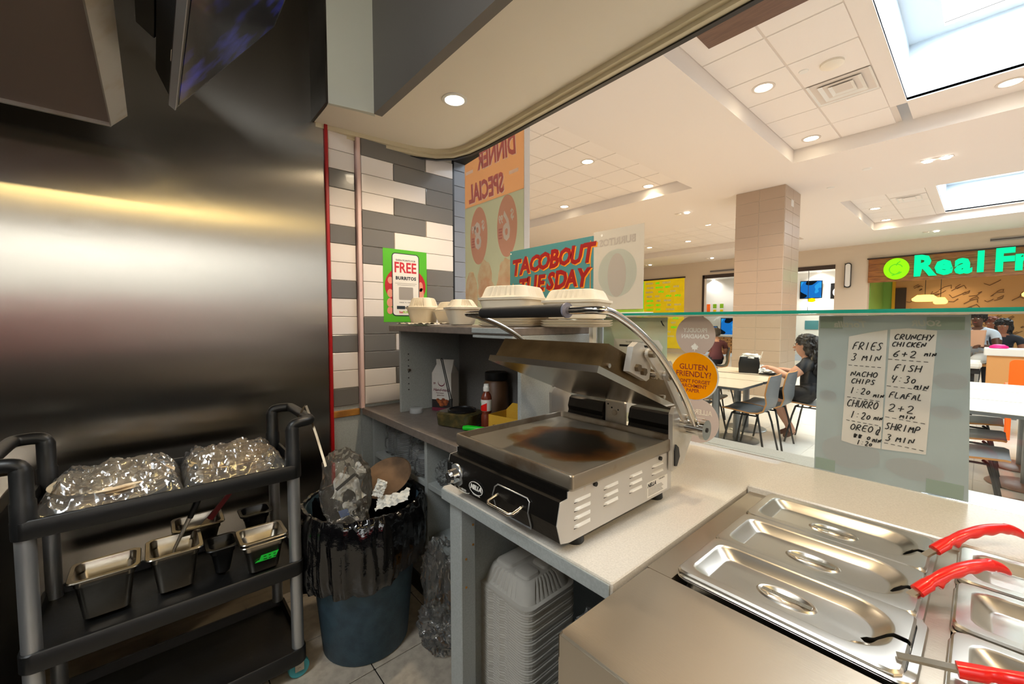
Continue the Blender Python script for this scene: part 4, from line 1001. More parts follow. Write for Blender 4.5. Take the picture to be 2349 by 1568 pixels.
# ---------------------------------------------------------------- groceries in the hutch
def carton():
    t = thing('food_carton', 'tall white gable carton with a dark food picture in the hutch', 'carton', (-1.93, 1.20, .911), .50)
    w, d, h = .118, .085, .205
    b = B(); hw, hd = w/2, d/2
    b.loft([[(-hw, -hd, 0), (hw, -hd, 0), (hw, hd, 0), (-hw, hd, 0)], [(-hw, -hd, h), (hw, -hd, h), (hw, hd, h), (-hw, hd, h)], [(-hw+.008, -.006, h+.045), (hw-.008, -.006, h+.045), (hw-.008, .006, h+.045), (-hw+.008, .006, h+.045)], [(-hw+.004, -.003, h+.072), (hw-.004, -.003, h+.072), (hw-.004, .003, h+.072), (-hw+.004, .003, h+.072)]], True, True)
    o = b.build('box', MATS['carton_white'], t, local=True)
    f = -hd-.0006
    B().box(-hw, hw, f, f+.0005, .018, .062).build('dark_print', MATS['dark_print'], o, local=True)
    B().box(-hw, hw, f-.0001, f+.0005, .0, .018).build('maroon_band', MATS['maroon'], o, local=True)
    b = B()
    for k, (x, z, r) in enumerate(((-.01, .050, .016), (.02, .045, .018), (.0, .036, .015), (.03, .055, .013), (-.022, .06, .011), (.012, .062, .012))): b.disc((x, f-.0003-k*.00008, z), r, 12, 'y', 1, .8)
    b.build('food_picture', MATS['food_orange'], o, local=True)
    b = B().disc((.0, f-.0002, .155), .021, 24, 'y').build('emblem', MATS['maroon'], o, local=True)
    B().disc((.0, f-.0004, .159), .019, 24, 'y').build('emblem_field', MATS['carton_white'], o, local=True)
    b = B(); M = lambda x, z: face_mat((x, f-.0003, z), (1, 0, 0), (0, 0, 1))
    text_into(b, 'Hand-made', M(0, .115), .022, .0003, .0003, .3); text_into(b, 'Plant based', M(-.01, .098), .010, .0003); text_into(b, 'gluten free', M(-.005, .086), .010, .0003); text_into(b, '20', M(-.043, .150), .014, .0003, .0004)
    b.build('lettering', MATS['maroon'], o, local=True)
carton()
t = thing('tongs', 'thin black wire tongs leaning against the white carton', 'tongs', (-1.79, 1.15, .93))
B().tube([(-1.78, 1.135, .985), (-1.86, 1.135, 1.185), (-1.868, 1.135, 1.195), (-1.862, 1.135, 1.203), (-1.85, 1.135, 1.198), (-1.845, 1.135, 1.18), (-1.768, 1.135, 1.0)], .0028, 8, smooth=1).build('wire', MATS['dark'], t, 60)
B().tube([(-1.775, 1.135, 1.0), (-1.768, 1.132, .97), (-1.750, 1.128, .935)], [.010, .007, .003], 10).build('tip', MATS['dark'], t, 60)
def sauce():
    t = thing('sauce_bottle', 'clear sauce bottle with white cap and red label in the hutch', 'bottle', (-1.47, 1.13, .911))
    B().lathe([(.020, 0), (.024, .004), (.0245, .060), (.0215, .066), (.0215, .072), (.0245, .078), (.0245, .140), (.020, .155), (.012, .166), (.012, .176)], (0, 0, 0), 28, c0=True).build('body', MATS['sauce_red'], t, 40, local=True)
    B().lathe([(.0145, .170), (.0145, .188), (.0125, .190), (.0115, .202), (.009, .203)], (0, 0, 0), 20, c0=True, c1=True).build('cap', MATS['white_paint'], t, 40, local=True)
    lb = B().lathe([(.0249, .082), (.0251, .083), (.0251, .132), (.0249, .133)], (0, 0, 0), 28).build('label', MATS['label_white'], t, 40, local=True)
    b = B(); n = 10; L0, L1 = [], []
    for i in range(n+1):
        a = -PI/2-.9+1.9*i/n; L0.append((.0255*math.cos(a), .0255*math.sin(a), .083)); L1.append((.0255*math.cos(a), .0255*math.sin(a), .098+.022*i/n))
    b.loft([L0, L1], closed=False).build('red_swoosh', MATS['red_plastic'], lb, 40, local=True)
    b = B()
    for a0, z, r in ((-2.2, .112, .009),):
        b.tube([(.0258*math.cos(a0+.3*math.cos(k)), .0258*math.sin(a0+.3*math.cos(k)), z+.010*math.sin(k)) for k in [2*PI*i/16 for i in range(17)]], .0012, 6)
    b.build('emblem', MATS['logo_green'], lb, local=True)
sauce()
t = thing('spice_jar', 'brown spice jar with wide black lid behind the sauce bottle', 'jar', (-1.585, 1.28, .911))
B().lathe([(.058, 0), (.062, .004), (.062, .18), (.05, .195)], (0, 0, 0), 28, c0=True).build('body', MATS['spice'], t, 40, local=True); B().lathe([(.054, .195), (.056, .198), (.056, .232), (.053, .235)], (0, 0, 0), 28, c0=True, c1=True).build('lid', MATS['black_plastic'], t, 40, local=True)
def tub():
    t = thing('herb_tub', 'low clear tub of dark green leaves with a round black lid in the hutch', 'tub', (-1.60, 1.075, .911), .35)
    B().loft([rrect(-.085, .085, -.06, .06, .03, .0), rrect(-.095, .095, -.068, .068, .03, .004), rrect(-.10, .10, -.072, .072, .03, .060), rrect(-.09, .09, -.065, .065, .03, .066)], True, True).build('leaves', MATS['herbs'], t, 30, local=True)
    B().lathe([(.062, .066), (.066, .068), (.066, .076), (.060, .078), (.056, .072), (0, .072)], (.01, 0, 0), 36, c0=True).build('lid', MATS['black_satin'], t, 40, local=True)
tub()
t = thing('yellow_carton', 'small open yellow cardboard box with printed text at the right of the hutch', 'carton', (-1.275, 1.12, .911), .18)
b = B(); w, d, h = .085, .06, .098
b.box(-w, w, -d, -d+.002, 0, h); b.box(-w, w, d-.002, d, 0, h); b.box(-w, -w+.002, -d, d, 0, h); b.box(w-.002, w, -d, d, 0, h); b.box(-w, w, -d, d, 0, .002); b.build('box', MATS['card_yellow'], t, local=True)
B().prism([(d, h), (d+.002, h), (d+.045, h+.02), (d+.043, h+.022)], 'x', -w, w).build('flap', MATS['card_yellow'], t, local=True)
b = B(); M = lambda x, z: face_mat((x, -d-.0004, z), (1, 0, 0), (0, 0, 1))
text_into(b, 'pitas', M(-.045, .055), .016, .0004, .0006); 
for k in range(4): b.box(-.075, -.02+.008*(k % 2), -d-.0006, -d, .014+k*.0075, .0165+k*.0075)
b.box(.03, .055, -d-.0006, -d, .02, .045); b.box(.035, .06, -d-.0006, -d, .066, .071); b.build('lettering', MATS['dark_print'], t, local=True)
t = thing('green_handle', 'bright green plastic utensil handle lying in front of the yellow carton', 'utensil', (-1.44, 1.06, .912), .55)
B().tube([(-.07, 0, .012), (-.05, 0, .014), (0, 0, .013), (.045, .0, .013)], [.010, .0125, .012, .010], 14).build('grip', MATS['vivid_green'], t, 50, local=True)
B().lathe([(.016, 0), (.022, .004), (.022, .010), (.016, .013)], (.062, 0, .004), 20).build('ring', MATS['vivid_green'], t, 50, local=True)
tag(B().lathe([(.034, .911), (.036, .916), (.034, .935), (.030, .937), (0, .937)], (-1.965, 1.04, 0), 28, c0=True).build('plastic_cup_lid', MATS['cup_plastic'], None, 40), 'upturned clear plastic lid at the front left corner of the hutch', 'lid')
bag('plastic_bag', 'clear crumpled bag behind the yellow carton in the hutch', (-1.27, 1.29, .965), (.09, .05, .05), 21)

# ---------------------------------------------------------------- poster on the tiled wall
def quad(b, M, x0, x1, y0, y1, t=.0006, r=0):
    if r: l = rrect(x0, x1, y0, y1, r, 0); 
    else: l = [(x0, y0, 0), (x1, y0, 0), (x1, y1, 0), (x0, y1, 0)]
    return b.loft([[M @ Vector(p) for p in l], [M @ (Vector(p)+Vector((0, 0, t))) for p in l]], True, True)
def ell(b, M, x, y, rx, ry, t=.0006, n=32):
    l = [Vector((x+rx*math.cos(2*PI*i/n), y+ry*math.sin(2*PI*i/n), 0)) for i in range(n)]
    return b.loft([[M @ p for p in l], [M @ (p+Vector((0, 0, t))) for p in l]], True, True)
def lay(M, k): return M @ Matrix.Translation((0, 0, k*.0007))
for n_, c in (('green', '4fae14'), ('poster_red', 'b51420'), ('phone_dark', '1d2730'), ('phone_white', 'e3ded6'), ('skin_print', 'd98f78'), ('print_red', 'c02432'), ('print_grey', '9a938c'), ('lime', '9bc53a'), ('teal', '417d82'), ('print_crimson', '8e0709'), ('print_orange', 'e08b1c')): P(n_, c, .45)
t = thing('poster', 'green poster of a phone reading FREE BURRITOS taped to the tiled wall', 'poster', (-2.276, 1.147, 1.605))
M = face_mat((-2.2775, 1.147, 1.605), (0, 1, 0), (0, 0, 1))
quad(B(), M, -.141, .141, -.213, .213).build('sheet', MATS['green'], t)
ell(B(), lay(M, 1), 0, .0, .132, .115).build('red_circle', MATS['poster_red'], t)
quad(B(), lay(M, 2), -.088, .088, -.178, .192, .0006, .022).build('phone_edge', MATS['phone_dark'], t)
quad(B(), lay(M, 3), -.083, .083, -.172, .187, .0006, .018).build('phone_screen', MATS['phone_white'], t)
for (x, y, rx, ry) in ((-.098, .03, .016, .02), (-.100, -.045, .018, .024), (-.102, -.10, .019, .026), (-.102, -.145, .018, .022), (.098, -.0, .015, .03), (.102, -.045, .017, .04)): ell(B(), lay(M, 1.4), x, y, rx, ry).build('finger', MATS['skin_print'], t)
b = B(); text_into(b, 'FREE', lay(M, 4), .085, .0005, .002, 0, .82); 
for v in range(len(b.v)): p = b.v[v]; b.v[v] = (p[0], p[1]-.003, p[2]+.105)
b.build('headline', MATS['print_red'], t)
b = B()
text_into(b, 'BURRITOS', lay(M @ Matrix.Translation((0, .045, 0)), 4), .026, .0005, .0013, 0, 1.02, 1.1); text_into(b, 'EARN POINTS FOR', lay(M @ Matrix.Translation((0, .150, 0)), 4), .015, .0004, .0002)
for q_ in ((-.060, -.008), (.002, .058)): quad(B(), lay(M, 4), *q_, -.137, -.118).build('badge', MATS['phone_dark'], t)
text_into(b, 'MADE TO ORDER', lay(M @ Matrix.Translation((0, -.098, 0)), 4), .011, .0004); b.build('small_print', MATS['phone_dark'], t)
b = B(); text_into(b, 'bar', lay(M @ Matrix.Translation((-.032, -.155, 0)), 4), .02, .0005, .0006); b.build('logo', MATS['print_red'], t)
b = B(); text_into(b, 'BURRITO', lay(M @ Matrix.Translation((.018, -.155, 0)), 4), .019, .0005, .0008); b.build('logo', MATS['lime'], t)
quad(B(), lay(M, 4), -.07, .07, .014, .0165).build('print_line', MATS['print_grey'], t); quad(B(), lay(M, 4), -.055, .06, .005, .0075).build('print_line', MATS['print_grey'], t)
quad(B(), lay(M, 4), -.046, .046, -.082, -.006, .0005, .006).build('blank_panel', MATS['print_grey'], t)

# ---------------------------------------------------------------- turquoise sign and the translucent sheet beside it
t = thing('sign_board', 'turquoise sign reading TACOBOUT TUESDAY in red brush letters', 'sign', (-1.56, 1.62, 1.432))
B().bbox(-1.872, -1.256, 1.620, 1.626, 1.4325, 1.810, .001).build('board', MATS['teal'], t)
M = face_mat((-1.56, 1.6195, 1.62), (1, 0, 0), (0, 0, 1))
def brush(word, x0, x1, y0, y1, h, up):
    """heavy slanted letters one by one along a slight arch, each with an orange drop copy"""
    n = len(word)
    for k, ch in enumerate(word):
        u = k/(n-1); x = x0+(x1-x0)*u; y = y0+(y1-y0)*u+up*math.sin(u*PI)
        hh = h*(1+.06*math.sin(k*2.1))
        for m, dx, dy, z in (('print_orange', .007, -.006, .4), ('print_crimson', 0, 0, 1.6)):
            text_into(B(), ch, lay(M @ Matrix.Translation((x+dx, y+dy, 0)) @ Matrix.Rotation(math.radians(3*math.sin(k*1.7)+2), 4, 'Z'), z), hh, .0006, .0055, .22, .92).build('letter_shadow' if z < 1 else 'letter', MATS[m], t)
brush('TACOBOUT', -.262, .268, .085, .108, .122, .006)
brush('TUESDAY', -.205, .235, -.030, -.010, .122, .008)
b = B(); 
for pts in (((-.285, -.18), (-.285, .0)), ((.287, -.18), (.287, .17))): quad(b, lay(M, .5), pts[0][0], pts[0][0]+.004, pts[0][1], pts[1][1])
b.build('border_line', MATS['print_orange'], t)
B().cyl((-1.862, 1.619, 1.795), (-1.862, 1.6195, 1.795), .005, n=12).build('rivet', MATS['white_paint'], t)
t = thing('counter_poster', 'pale translucent poster seen from behind, standing right of the turquoise sign', 'poster', (-1.12, 1.62, 1.432))
B().box(-1.253, -.982, 1.6205, 1.6225, 1.452, 1.824).build('sheet', MATS['sheet_back'], t)
M = face_mat((-1.12, 1.6200, 1.64), (-1, 0, 0), (0, 0, 1))
b = B(); text_into(b, 'BURRITOS', M @ Matrix.Translation((0, .125, 0)), .045, .0004, .0014, 0, .95); b.build('lettering', MATS['ghost_print'], t)
ell(B(), M, 0, -.02, .105, .11, .0004).build('picture', MATS['ghost_teal'], t); ell(B(), lay(M, -.4), .0, -.03, .05, .10, .0003).build('picture', MATS['ghost_print'], t)
B().box(-1.30, -.955, 1.60, 1.66, 1.4315, 1.4375).build('base', MATS['white_paint'], t); B().box(-1.19, -.985, 1.63, 1.634, 1.4375, 1.451).build('holder', MATS['lime'], t)
B().cyl((-1.205, 1.6195, 1.803), (-1.205, 1.6205, 1.803), .006, n=10).build('clip', MATS['white_paint'], t)

# ---------------------------------------------------------------- hanging banner seen from behind
t = thing('hanging_banner', 'tall orange and sage dinner special banner with mirrored lettering beyond the counter', 'banner', (-2.49, 2.0, .4))
B().box(-2.90, -2.16, 2.0, 2.003, 2.33, 2.95).build('orange_panel', MATS['banner_orange'], t); B().box(-2.90, -2.16, 2.0, 2.003, .42, 2.33).build('sage_panel', MATS['banner_sage'], t); B().box(-2.16, -2.105, 2.0, 2.003, .42, 2.95).build('white_margin', MATS['banner_white'], t)
b = B(); b.cyl((-2.9, 2.0015, 2.955), (-2.1, 2.0015, 2.955), .012, n=10); b.cyl((-2.7, 2.0015, 2.96), (-2.7, 2.0015, 3.8), .002, n=6); b.cyl((-2.3, 2.0015, 2.96), (-2.3, 2.0015, 3.8), .002, n=6); b.build('hanging_rod', MATS['aluminium'], t)
M = face_mat((-2.49, 1.9995, 2.33), (-1, 0, 0), (0, 0, 1))
def mirrored(s, x, y, size, mat, sx=.8, bold=.006, k=1): text_into(B(), s, M @ Matrix.Translation((-(x+2.49), y-2.33, -.0008*k)), size, .0006, bold, .12, sx).build('lettering', MATS[mat], t)
for dx, mm, k in ((.006, 'banner_cream', 0), (0, 'banner_red', 1)):
    mirrored('DINNER', -2.47+dx, 2.665-dx, .20, mm, .62, .008, k); mirrored('SPECIAL', -2.60+dx, 2.425-dx, .20, mm, .62, .008, k)
b = B(); b.box(-2.87, -2.77, 1.9985, 1.9995, 2.60, 2.625); b.box(-2.32, -2.22, 1.9985, 1.9995, 2.465, 2.49); b.build('dash', MATS['banner_cream'], t)
for (x, z, d, a) in ((-2.695, 2.08, '8', '4'), (-2.345, 2.10, '6', '4')):
    B().disc((x, 1.9990, z), 1, 40, 'y', .115, .228).build('price_disc', MATS['banner_salmon'], t)
    mirrored(d, x-.005 if d == '8' else x+.0, z-.01, .30, 'banner_cream', .62, .006, 1.4)
    mirrored('$', x+.062, z+.075, .10, 'banner_cream', .7, .003, 1.4); mirrored('99', x-.068, z+.055, .085, 'banner_cream', .6, .003, 1.4)
    b = B()
    for k in range(4): b.box(x-.095, x-.055, 1.998, 1.9988, z-.02-k*.022, z-.008-k*.022)
    b.build('small_print', MATS['banner_red'], t)
b = B()
for (x, z, r, sx, sz) in ((-2.62, 1.72, .12, .75, 1.4), (-2.60, 1.62, .12, .9, 1.0), (-2.80, 1.60, .14, .6, 1.5), (-2.36, 1.72, .11, .8, 1.4), (-2.38, 1.62, .12, .9, 1.0)):
    l = []
    for i in range(26):
        a = 2*PI*i/26; rr = r*(1+.18*noise.noise((math.cos(a)*2+x*5, math.sin(a)*2, z))); l.append((x+rr*sx*math.cos(a), 1.9992-.0001*len(b.f), z+rr*sz*math.sin(a)))
    b.add(l, [tuple(range(26))])
b.build('food_picture', MATS['banner_food'], t)

# ---------------------------------------------------------------- sheets and stickers on the glass
GY = 1.5855
def gm(x, z, mir=False): return face_mat((x, GY, z), (-1 if mir else 1, 0, 0), (0, 0, 1))
t = thing('round_sticker', 'greyed round sticker at the top with mirrored PROUDLY CANADIAN on the glass', 'sticker', (-.733, GY, 1.345), 0, 'round stickers on the glass guard')
B().disc((-.733, GY-.0004, 1.343), .0775, 44, 'y').build('disc', MATS['sticker_back'], t)
b = B()
for s, z in (('PROUDLY', 1.362), ('CANADIAN', 1.338)): text_into(b, s, gm(-.733, z, True) @ Matrix.Translation((0, 0, -.0012)), .0235, .0004, .0004, 0, .88)
leaf = [(0, -.016), (.002, -.008), (.011, -.009), (.009, -.004), (.016, .002), (.012, .003), (.011, .008), (.006, .005), (.006, .012), (.003, .010), (0, .017)]
leaf = leaf+[(-x, z) for x, z in leaf[::-1][1:-1]]
b.prism([(-.733+x, 1.297+z) for x, z in leaf], 'y', GY-.0015, GY-.0008); b.build('lettering', MATS['white_paint'], t)
t = thing('round_sticker', 'orange round sticker reading GLUTEN FRIENDLY on the glass guard', 'sticker', (-.737, GY, 1.184), 0, 'round stickers on the glass guard')
B().disc((-.737, GY-.0012, 1.184), .0925, 48, 'y').build('disc', MATS['sticker_orange'], t)
B().disc((-.7325, GY-.0008, 1.184), .0935, 48, 'y').build('backing', MATS['banner_white'], t)
b = B()
for s, z, sz in (('GLUTEN', 1.218, .031), ('FRIENDLY?', 1.190, .031), ("DON'T FORGET", 1.162, .0195), ('PARCHMENT', 1.144, .0195), ('PAPER', 1.126, .0195)): text_into(b, s, gm(-.737, z) @ Matrix.Translation((0, 0, .0014)), sz, .0004, .0003, 0, .95)
b.build('lettering', MATS['ink_red'], t)
t = thing('round_sticker', 'greyed round sticker at the bottom with mirrored ALLERGY, partly behind the handle hub', 'sticker', (-.722, GY, 1.006), 0, 'round stickers on the glass guard')
B().disc((-.722, GY-.0004, 1.012), .0875, 48, 'y').build('disc', MATS['sticker_back'], t)
b = B(); text_into(b, 'ALLERGY', gm(-.710, 1.045, True) @ Matrix.Translation((0, 0, -.0012)), .027, .0004, .0006, 0, .9); b.build('lettering', MATS['banner_cream'], t)
b = B(); [b.box(-.735+x0, -.735+x1, GY-.0012, GY-.0008, .965+z0, .965+z1) for x0, x1, z0, z1 in ((0, .05, 0, .002), (0, .05, .058, .06), (0, .002, 0, .06), (.048, .05, 0, .06))]; b.build('frame_print', MATS['banner_cream'], t)
t = thing('taped_notice', 'mint backed printed notice taped inside the glass behind the grill', 'notice', (-1.0, GY, 1.2))
B().box(-1.163, -.847, GY-.0006, GY-.0002, .95, 1.414).build('back_sheet', MATS['sheet_mint'], t)
B().prism([(-1.105, .99), (-.905, .99), (-.895, 1.18), (-.865, 1.29), (-.885, 1.318), (-1.105, 1.318)], 'y', GY-.0012, GY-.0007).build('notice', MATS['paper_thin'], t)
b = B(); b.box(-1.075, -.912, GY-.0017, GY-.0012, 1.285, 1.294); M = gm(-.985, 1.306) @ Matrix.Translation((0, 0, .0013)); text_into(b, 'TO OUR VALUED CUSTOMERS', M, .0085, .0003); b.build('heading_bar', MATS['ink'], t)
b = B()
for r_ in range(7):
    for c in range(4): 
        w_ = .012+.009*((r_*3+c*5) % 3)
        b.box(-1.068+c*.043, -1.068+c*.043+w_, GY-.0016, GY-.0012, 1.268-r_*.018, 1.2705-r_*.018)
    if r_ % 2: b.box(-1.068, -.93, GY-.0016, GY-.0012, 1.2605-r_*.018, 1.2615-r_*.018)
b.build('lettering', MATS['ghost_print'], t)
B().prism([(-.878, 1.398), (-.868, 1.380), (-.858, 1.376), (-.866, 1.386), (-.874, 1.400)], 'y', GY-.0014, GY-.0008).build('mark', MATS['ink'], t)

t = thing('taped_poster', 'large grey backed poster taped inside the glass above the steel pans', 'poster', (-.17, GY, 1.18))
B().prism([(-.338, .9265), (-.006, .9265), (-.020, 1.4155), (-.340, 1.4155)], 'y', GY-.0006, GY-.0002).build('sheet', MATS['sheet_grey'], t)
for (x0, x1, z0, z1) in ((-.336, -.28, 1.376, 1.412), (-.10, -.03, 1.376, 1.410), (-.335, -.285, .930, .965), (-.085, -.015, .930, .968)): B().bbox(x0, x1, GY-.0012, GY-.0007, z0, z1, .0001).build('tape', MATS['tape_dull'], t)
for s, x, z, sz in (('Tortilla', -.262, 1.388, .026), ('WITH', -.245, 1.402, .008), ('SOUR', -.10, 1.392, .022)): text_into(B(), s, gm(x, z, True) @ Matrix.Translation((0, 0, -.0012)), sz, .0003, .0008, .2).build('lettering', MATS['ghost_teal'], t)
for (x, z, rx, rz) in ((-.046, 1.345, .028, .020), (-.05, 1.24, .032, .022), (-.055, 1.155, .03, .018), (-.312, 1.262, .02, .016), (-.31, 1.165, .022, .018), (-.25, 1.0, .07, .05), (-.11, .985, .06, .03)): ell(B(), gm(x, z) @ Matrix.Translation((0, 0, .0007)), 0, 0, rx, rz, .0002, 20).build('faint_picture', MATS['sheet_faint'], t)

# hand lettering: pen strokes
ST = {'A': [[(0,0),(.5,1.4),(1,0)],[(.2,.5),(.85,.5)]], 'C': [[(.95,1.2),(.6,1.4),(.2,1.2),(0,.6),(.2,.1),(.6,0),(.95,.2)]], 'E': [[(1,1.4),(.1,1.4),(0,0),(.95,0)],[(.05,.7),(.8,.75)]], 'F': [[(1,1.4),(.1,1.35),(0,0)],[(.05,.75),(.7,.75)]],
 'H': [[(0,1.4),(0,0)],[(1,1.4),(1,0)],[(0,.7),(1,.75)]], 'I': [[(.4,1.4),(.4,0)]], 'K': [[(0,1.4),(0,0)],[(1,1.4),(.05,.6),(1,0)]], 'L': [[(.1,1.4),(0,0),(.9,.05)]], 'M': [[(0,0),(.1,1.4),(.5,.4),(.9,1.4),(1,0)]], 'N': [[(0,0),(.05,1.4),(.9,0),(1,1.4)]],
 'O': [[(.5,1.4),(.1,1.1),(0,.6),(.2,.1),(.6,0),(.95,.4),(.95,1.0),(.5,1.4)]], 'P': [[(0,0),(.05,1.4),(.7,1.35),(.95,1.05),(.7,.7),(.05,.65)]], 'R': [[(0,0),(.05,1.4),(.7,1.35),(.9,1.05),(.6,.7),(.05,.65),(1,0)]], 'S': [[(.95,1.25),(.5,1.4),(.1,1.1),(.5,.75),(.9,.4),(.5,0),(0,.15)]],
 'U': [[(0,1.4),(.05,.3),(.4,0),(.85,.25),(1,1.4)]], 'Y': [[(0,1.4),(.5,.7)],[(1,1.4),(.3,-.2)]], '0': [[(.5,.9),(.15,.7),(.1,.3),(.4,.05),(.8,.3),(.8,.7),(.5,.9)]], '1': [[(.5,1.4),(.45,0)]], '2': [[(.05,1.1),(.4,1.4),(.85,1.15),(.7,.6),(0,0),(1,.05)]], '3': [[(.1,1.3),(.6,1.4),(.85,1.1),(.4,.75),(.9,.4),(.6,0),(0,.1)]],
 '4': [[(.1,1.4),(0,.6),(.9,.65)],[(.9,1.3),(.5,-.1)]], '6': [[(.9,1.35),(.3,.9),(.05,.35),(.4,0),(.85,.3),(.6,.65),(.1,.45)]], '+': [[(.5,1.1),(.5,.2)],[(.05,.65),(.95,.65)]], ':': [[(.4,1.0),(.45,.92)],[(.4,.35),(.45,.27)]], '-': [[(.05,.7),(.95,.7)]], '(': [[(.9,1.6),(1.2,1.2),(1.25,.4),(.9,-.1)]], '#': [[(0,.9),(1,.85)],[(.1,.5),(.95,.7)],[(.3,1.2),(.35,.1)],[(.7,1.1),(.6,.1)],[(.5,1.0),(.9,.2)],[(.6,.4),(1,1.0)]]}
def hand(b, s, x, z, h, adv, thick=.0013, slant=.22, y=GY-.0022):
    for k, ch in enumerate(s):
        for st in ST.get(ch, []):
            pts = [(x+k*adv*1.0+(p[0]*.72*adv)+slant*p[1]*h/1.4, y, z+p[1]*h/1.4) for p in st]
            b.tube(pts, thick, 6, True, 1)
def dashes(b, x0, x1, z0, z1, n=6, t=.0008):
    for k in range(n):
        u0, u1 = k/n, (k+.6)/n
        b.tube([(x0+(x1-x0)*u0, GY-.0022, z0+(z1-z0)*u0), (x0+(x1-x0)*u1, GY-.0022, z0+(z1-z0)*u1)], t, 6)
t = thing('paper_strip', 'left handwritten fry time strip starting FRIES 3 MIN', 'note', (-.222, GY, 1.2), 0, 'handwritten time strips on the grey poster')
B().prism([(-.272, 1.032), (-.240, 1.026), (-.181, 1.027), (-.178, 1.374), (-.215, 1.366), (-.264, 1.352)], 'y', GY-.0017, GY-.0012).build('strip', MATS['paper_thin'], t)
b = B()
for s, x, z, h, a in (('FRIES', -.254, 1.314, .022, .0135), ('3', -.257, 1.281, .021, .0145), ('MIN', -.232, 1.282, .017, .0145), ('NACHO', -.256, 1.234, .015, .0125), ('CHIPS', -.254, 1.212, .0145, .0110), ('1:20', -.257, 1.181, .019, .0125), ('MIN', -.2025, 1.176, .010, .0078), ('CHURRO', -.262, 1.141, .021, .0120), ('1:20', -.254, 1.107, .021, .0125), ('MIN', -.199, 1.110, .010, .0062), ('OREO', -.252, 1.071, .018, .0135), ('C', -.194, 1.066, .017, .010), ('(', -.196, 1.070, .019, .010), ('##', -.245, 1.047, .016, .011), ('0', -.213, 1.047, .016, .011), ('MIN', -.200, 1.044, .011, .0062), ('1:20', -.236, 1.029, .014, .0095)): hand(b, s, x, z, h, a)
for z0, z1 in ((1.266, 1.264), (1.169, 1.165), (1.098, 1.094)): dashes(b, -.262, -.183, z0, z1)
b.build('handwriting', MATS['ink'], t)
t = thing('paper_strip', 'right handwritten fry time strip starting CRUNCHY CHICKEN', 'note', (-.13, GY, 1.2), 0, 'handwritten time strips on the grey poster')
B().prism([(-.179, 1.027), (-.088, 1.033), (-.079, 1.373), (-.135, 1.379), (-.172, 1.375)], 'y', GY-.0018, GY-.0013).build('strip', MATS['paper_thin'], t)
b = B()
for s, x, z, h, a in (('CRUNCHY', -.163, 1.347, .015, .0112), ('CHICKEN', -.167, 1.327, .013, .0098), ('6+2', -.165, 1.297, .019, .017), ('MIN', -.101, 1.303, .010, .0075), ('FISH', -.160, 1.258, .018, .0140), ('4:30', -.166, 1.225, .020, .0135), ('MIN', -.118, 1.211, .012, .0095), ('FLAFAL', -.168, 1.180, .017, .0115), ('2+2', -.170, 1.141, .022, .019), ('MIN', -.144, 1.125, .010, .0105), ('SHRIMP', -.174, 1.088, .019, .0122), ('3', -.172, 1.055, .019, .0145), ('MIN', -.150, 1.056, .015, .013)): hand(b, s, x, z, h, a)
for z0, z1 in ((1.290, 1.287), (1.213, 1.209), (1.123, 1.117), (1.047, 1.042)): dashes(b, -.174, -.087, z0, z1)
b.build('handwriting', MATS['ink'], t)

# ---------------------------------------------------------------- food court: far wall and shop fronts
b = B(); Y0, Y1 = 17.0, 17.3
for x0, x1, z0, z1 in ((-20, -7.57, 0, 4.4), (-7.57, -3.26, 3.22, 4.4), (-3.26, -2.42, 0, 4.4), (-2.42, 3.0, 3.32, 4.4), (3.0, 8, 0, 4.4)): b.box(x0, x1, Y0, Y1, z0, z1)
struct(b.build('wall_far', MATS['wall_mall']))
struct(B().box(-20, -19.8, 1.7, 17, 0, 4.4).build('wall_side', MATS['wall_mall']))
b = B(); b.box(-7.57, -3.26, 16.97, 17.0, 3.10, 3.24); b.box(-7.60, -7.52, 16.97, 17.0, 0, 3.24); struct(b.build('trim_8', MATS['brown_dark']))
struct(B().box(-10.4, -8.32, 16.95, 17.0, 3.20, 3.26).build('trim_9', MATS['brown_dark']))
for n_, c in (('shop_white', 'e6e3da'), ('shop_tan', 'c79a62'), ('shop_green', '7fae4c'), ('shop_yellow', 'd9a51c'), ('lattice', '9b6b35'), ('teal_dark', '27424a'), ('orange_seat', 'ff6a00'), ('counter_wood', 'd79a5c'), ('scribble', '6e4c2c'), ('menu_yellow', 'd9b400'), ('menu_green', '7fae10'), ('menu_text', 'f0e8b0')): P(n_, c, .55)
# white shop
s1 = B(); s1.box(-12.3, -3.0, 20.0, 20.2, 0, 3.6); s1.box(-12.3, -3.0, 17.3, 20.2, 3.32, 3.6); s1.box(-3.2, -2.9, 17.3, 20.2, 0, 3.6); s1.box(-12.4, -12.2, 17.3, 20, 0, 3.6)
struct(s1.build('wall_shop', MATS['shop_white']))
for x, y, nm in ((-4.3, 19.8, 'left small downlight in the white shop right of the column'), (-4.0, 19.0, 'right small downlight in the white shop right of the column'), (-7.8, 19.0, 'downlight in the white shop left of the column'), (-8.4, 19.9, 'rear downlight in the white shop left of the column')): downlight(x, y, 3.315, nm, 'white shop downlights', .07, 'lamp_white', 60, (1, .98, .95), 150)
def flat_tv(name, label, x0, x1, z0, z1, y, m, cat='television'):
    t = thing(name, label, cat, ((x0+x1)/2, y, z0)); B().bbox(x0, x1, y-.05, y, z0, z1, .01).build('casing', MATS['black_satin'], t); B().box(x0+.03, x1-.03, y-.053, y-.05, z0+.03, z1-.03).build('display', MATS[m], t); return t
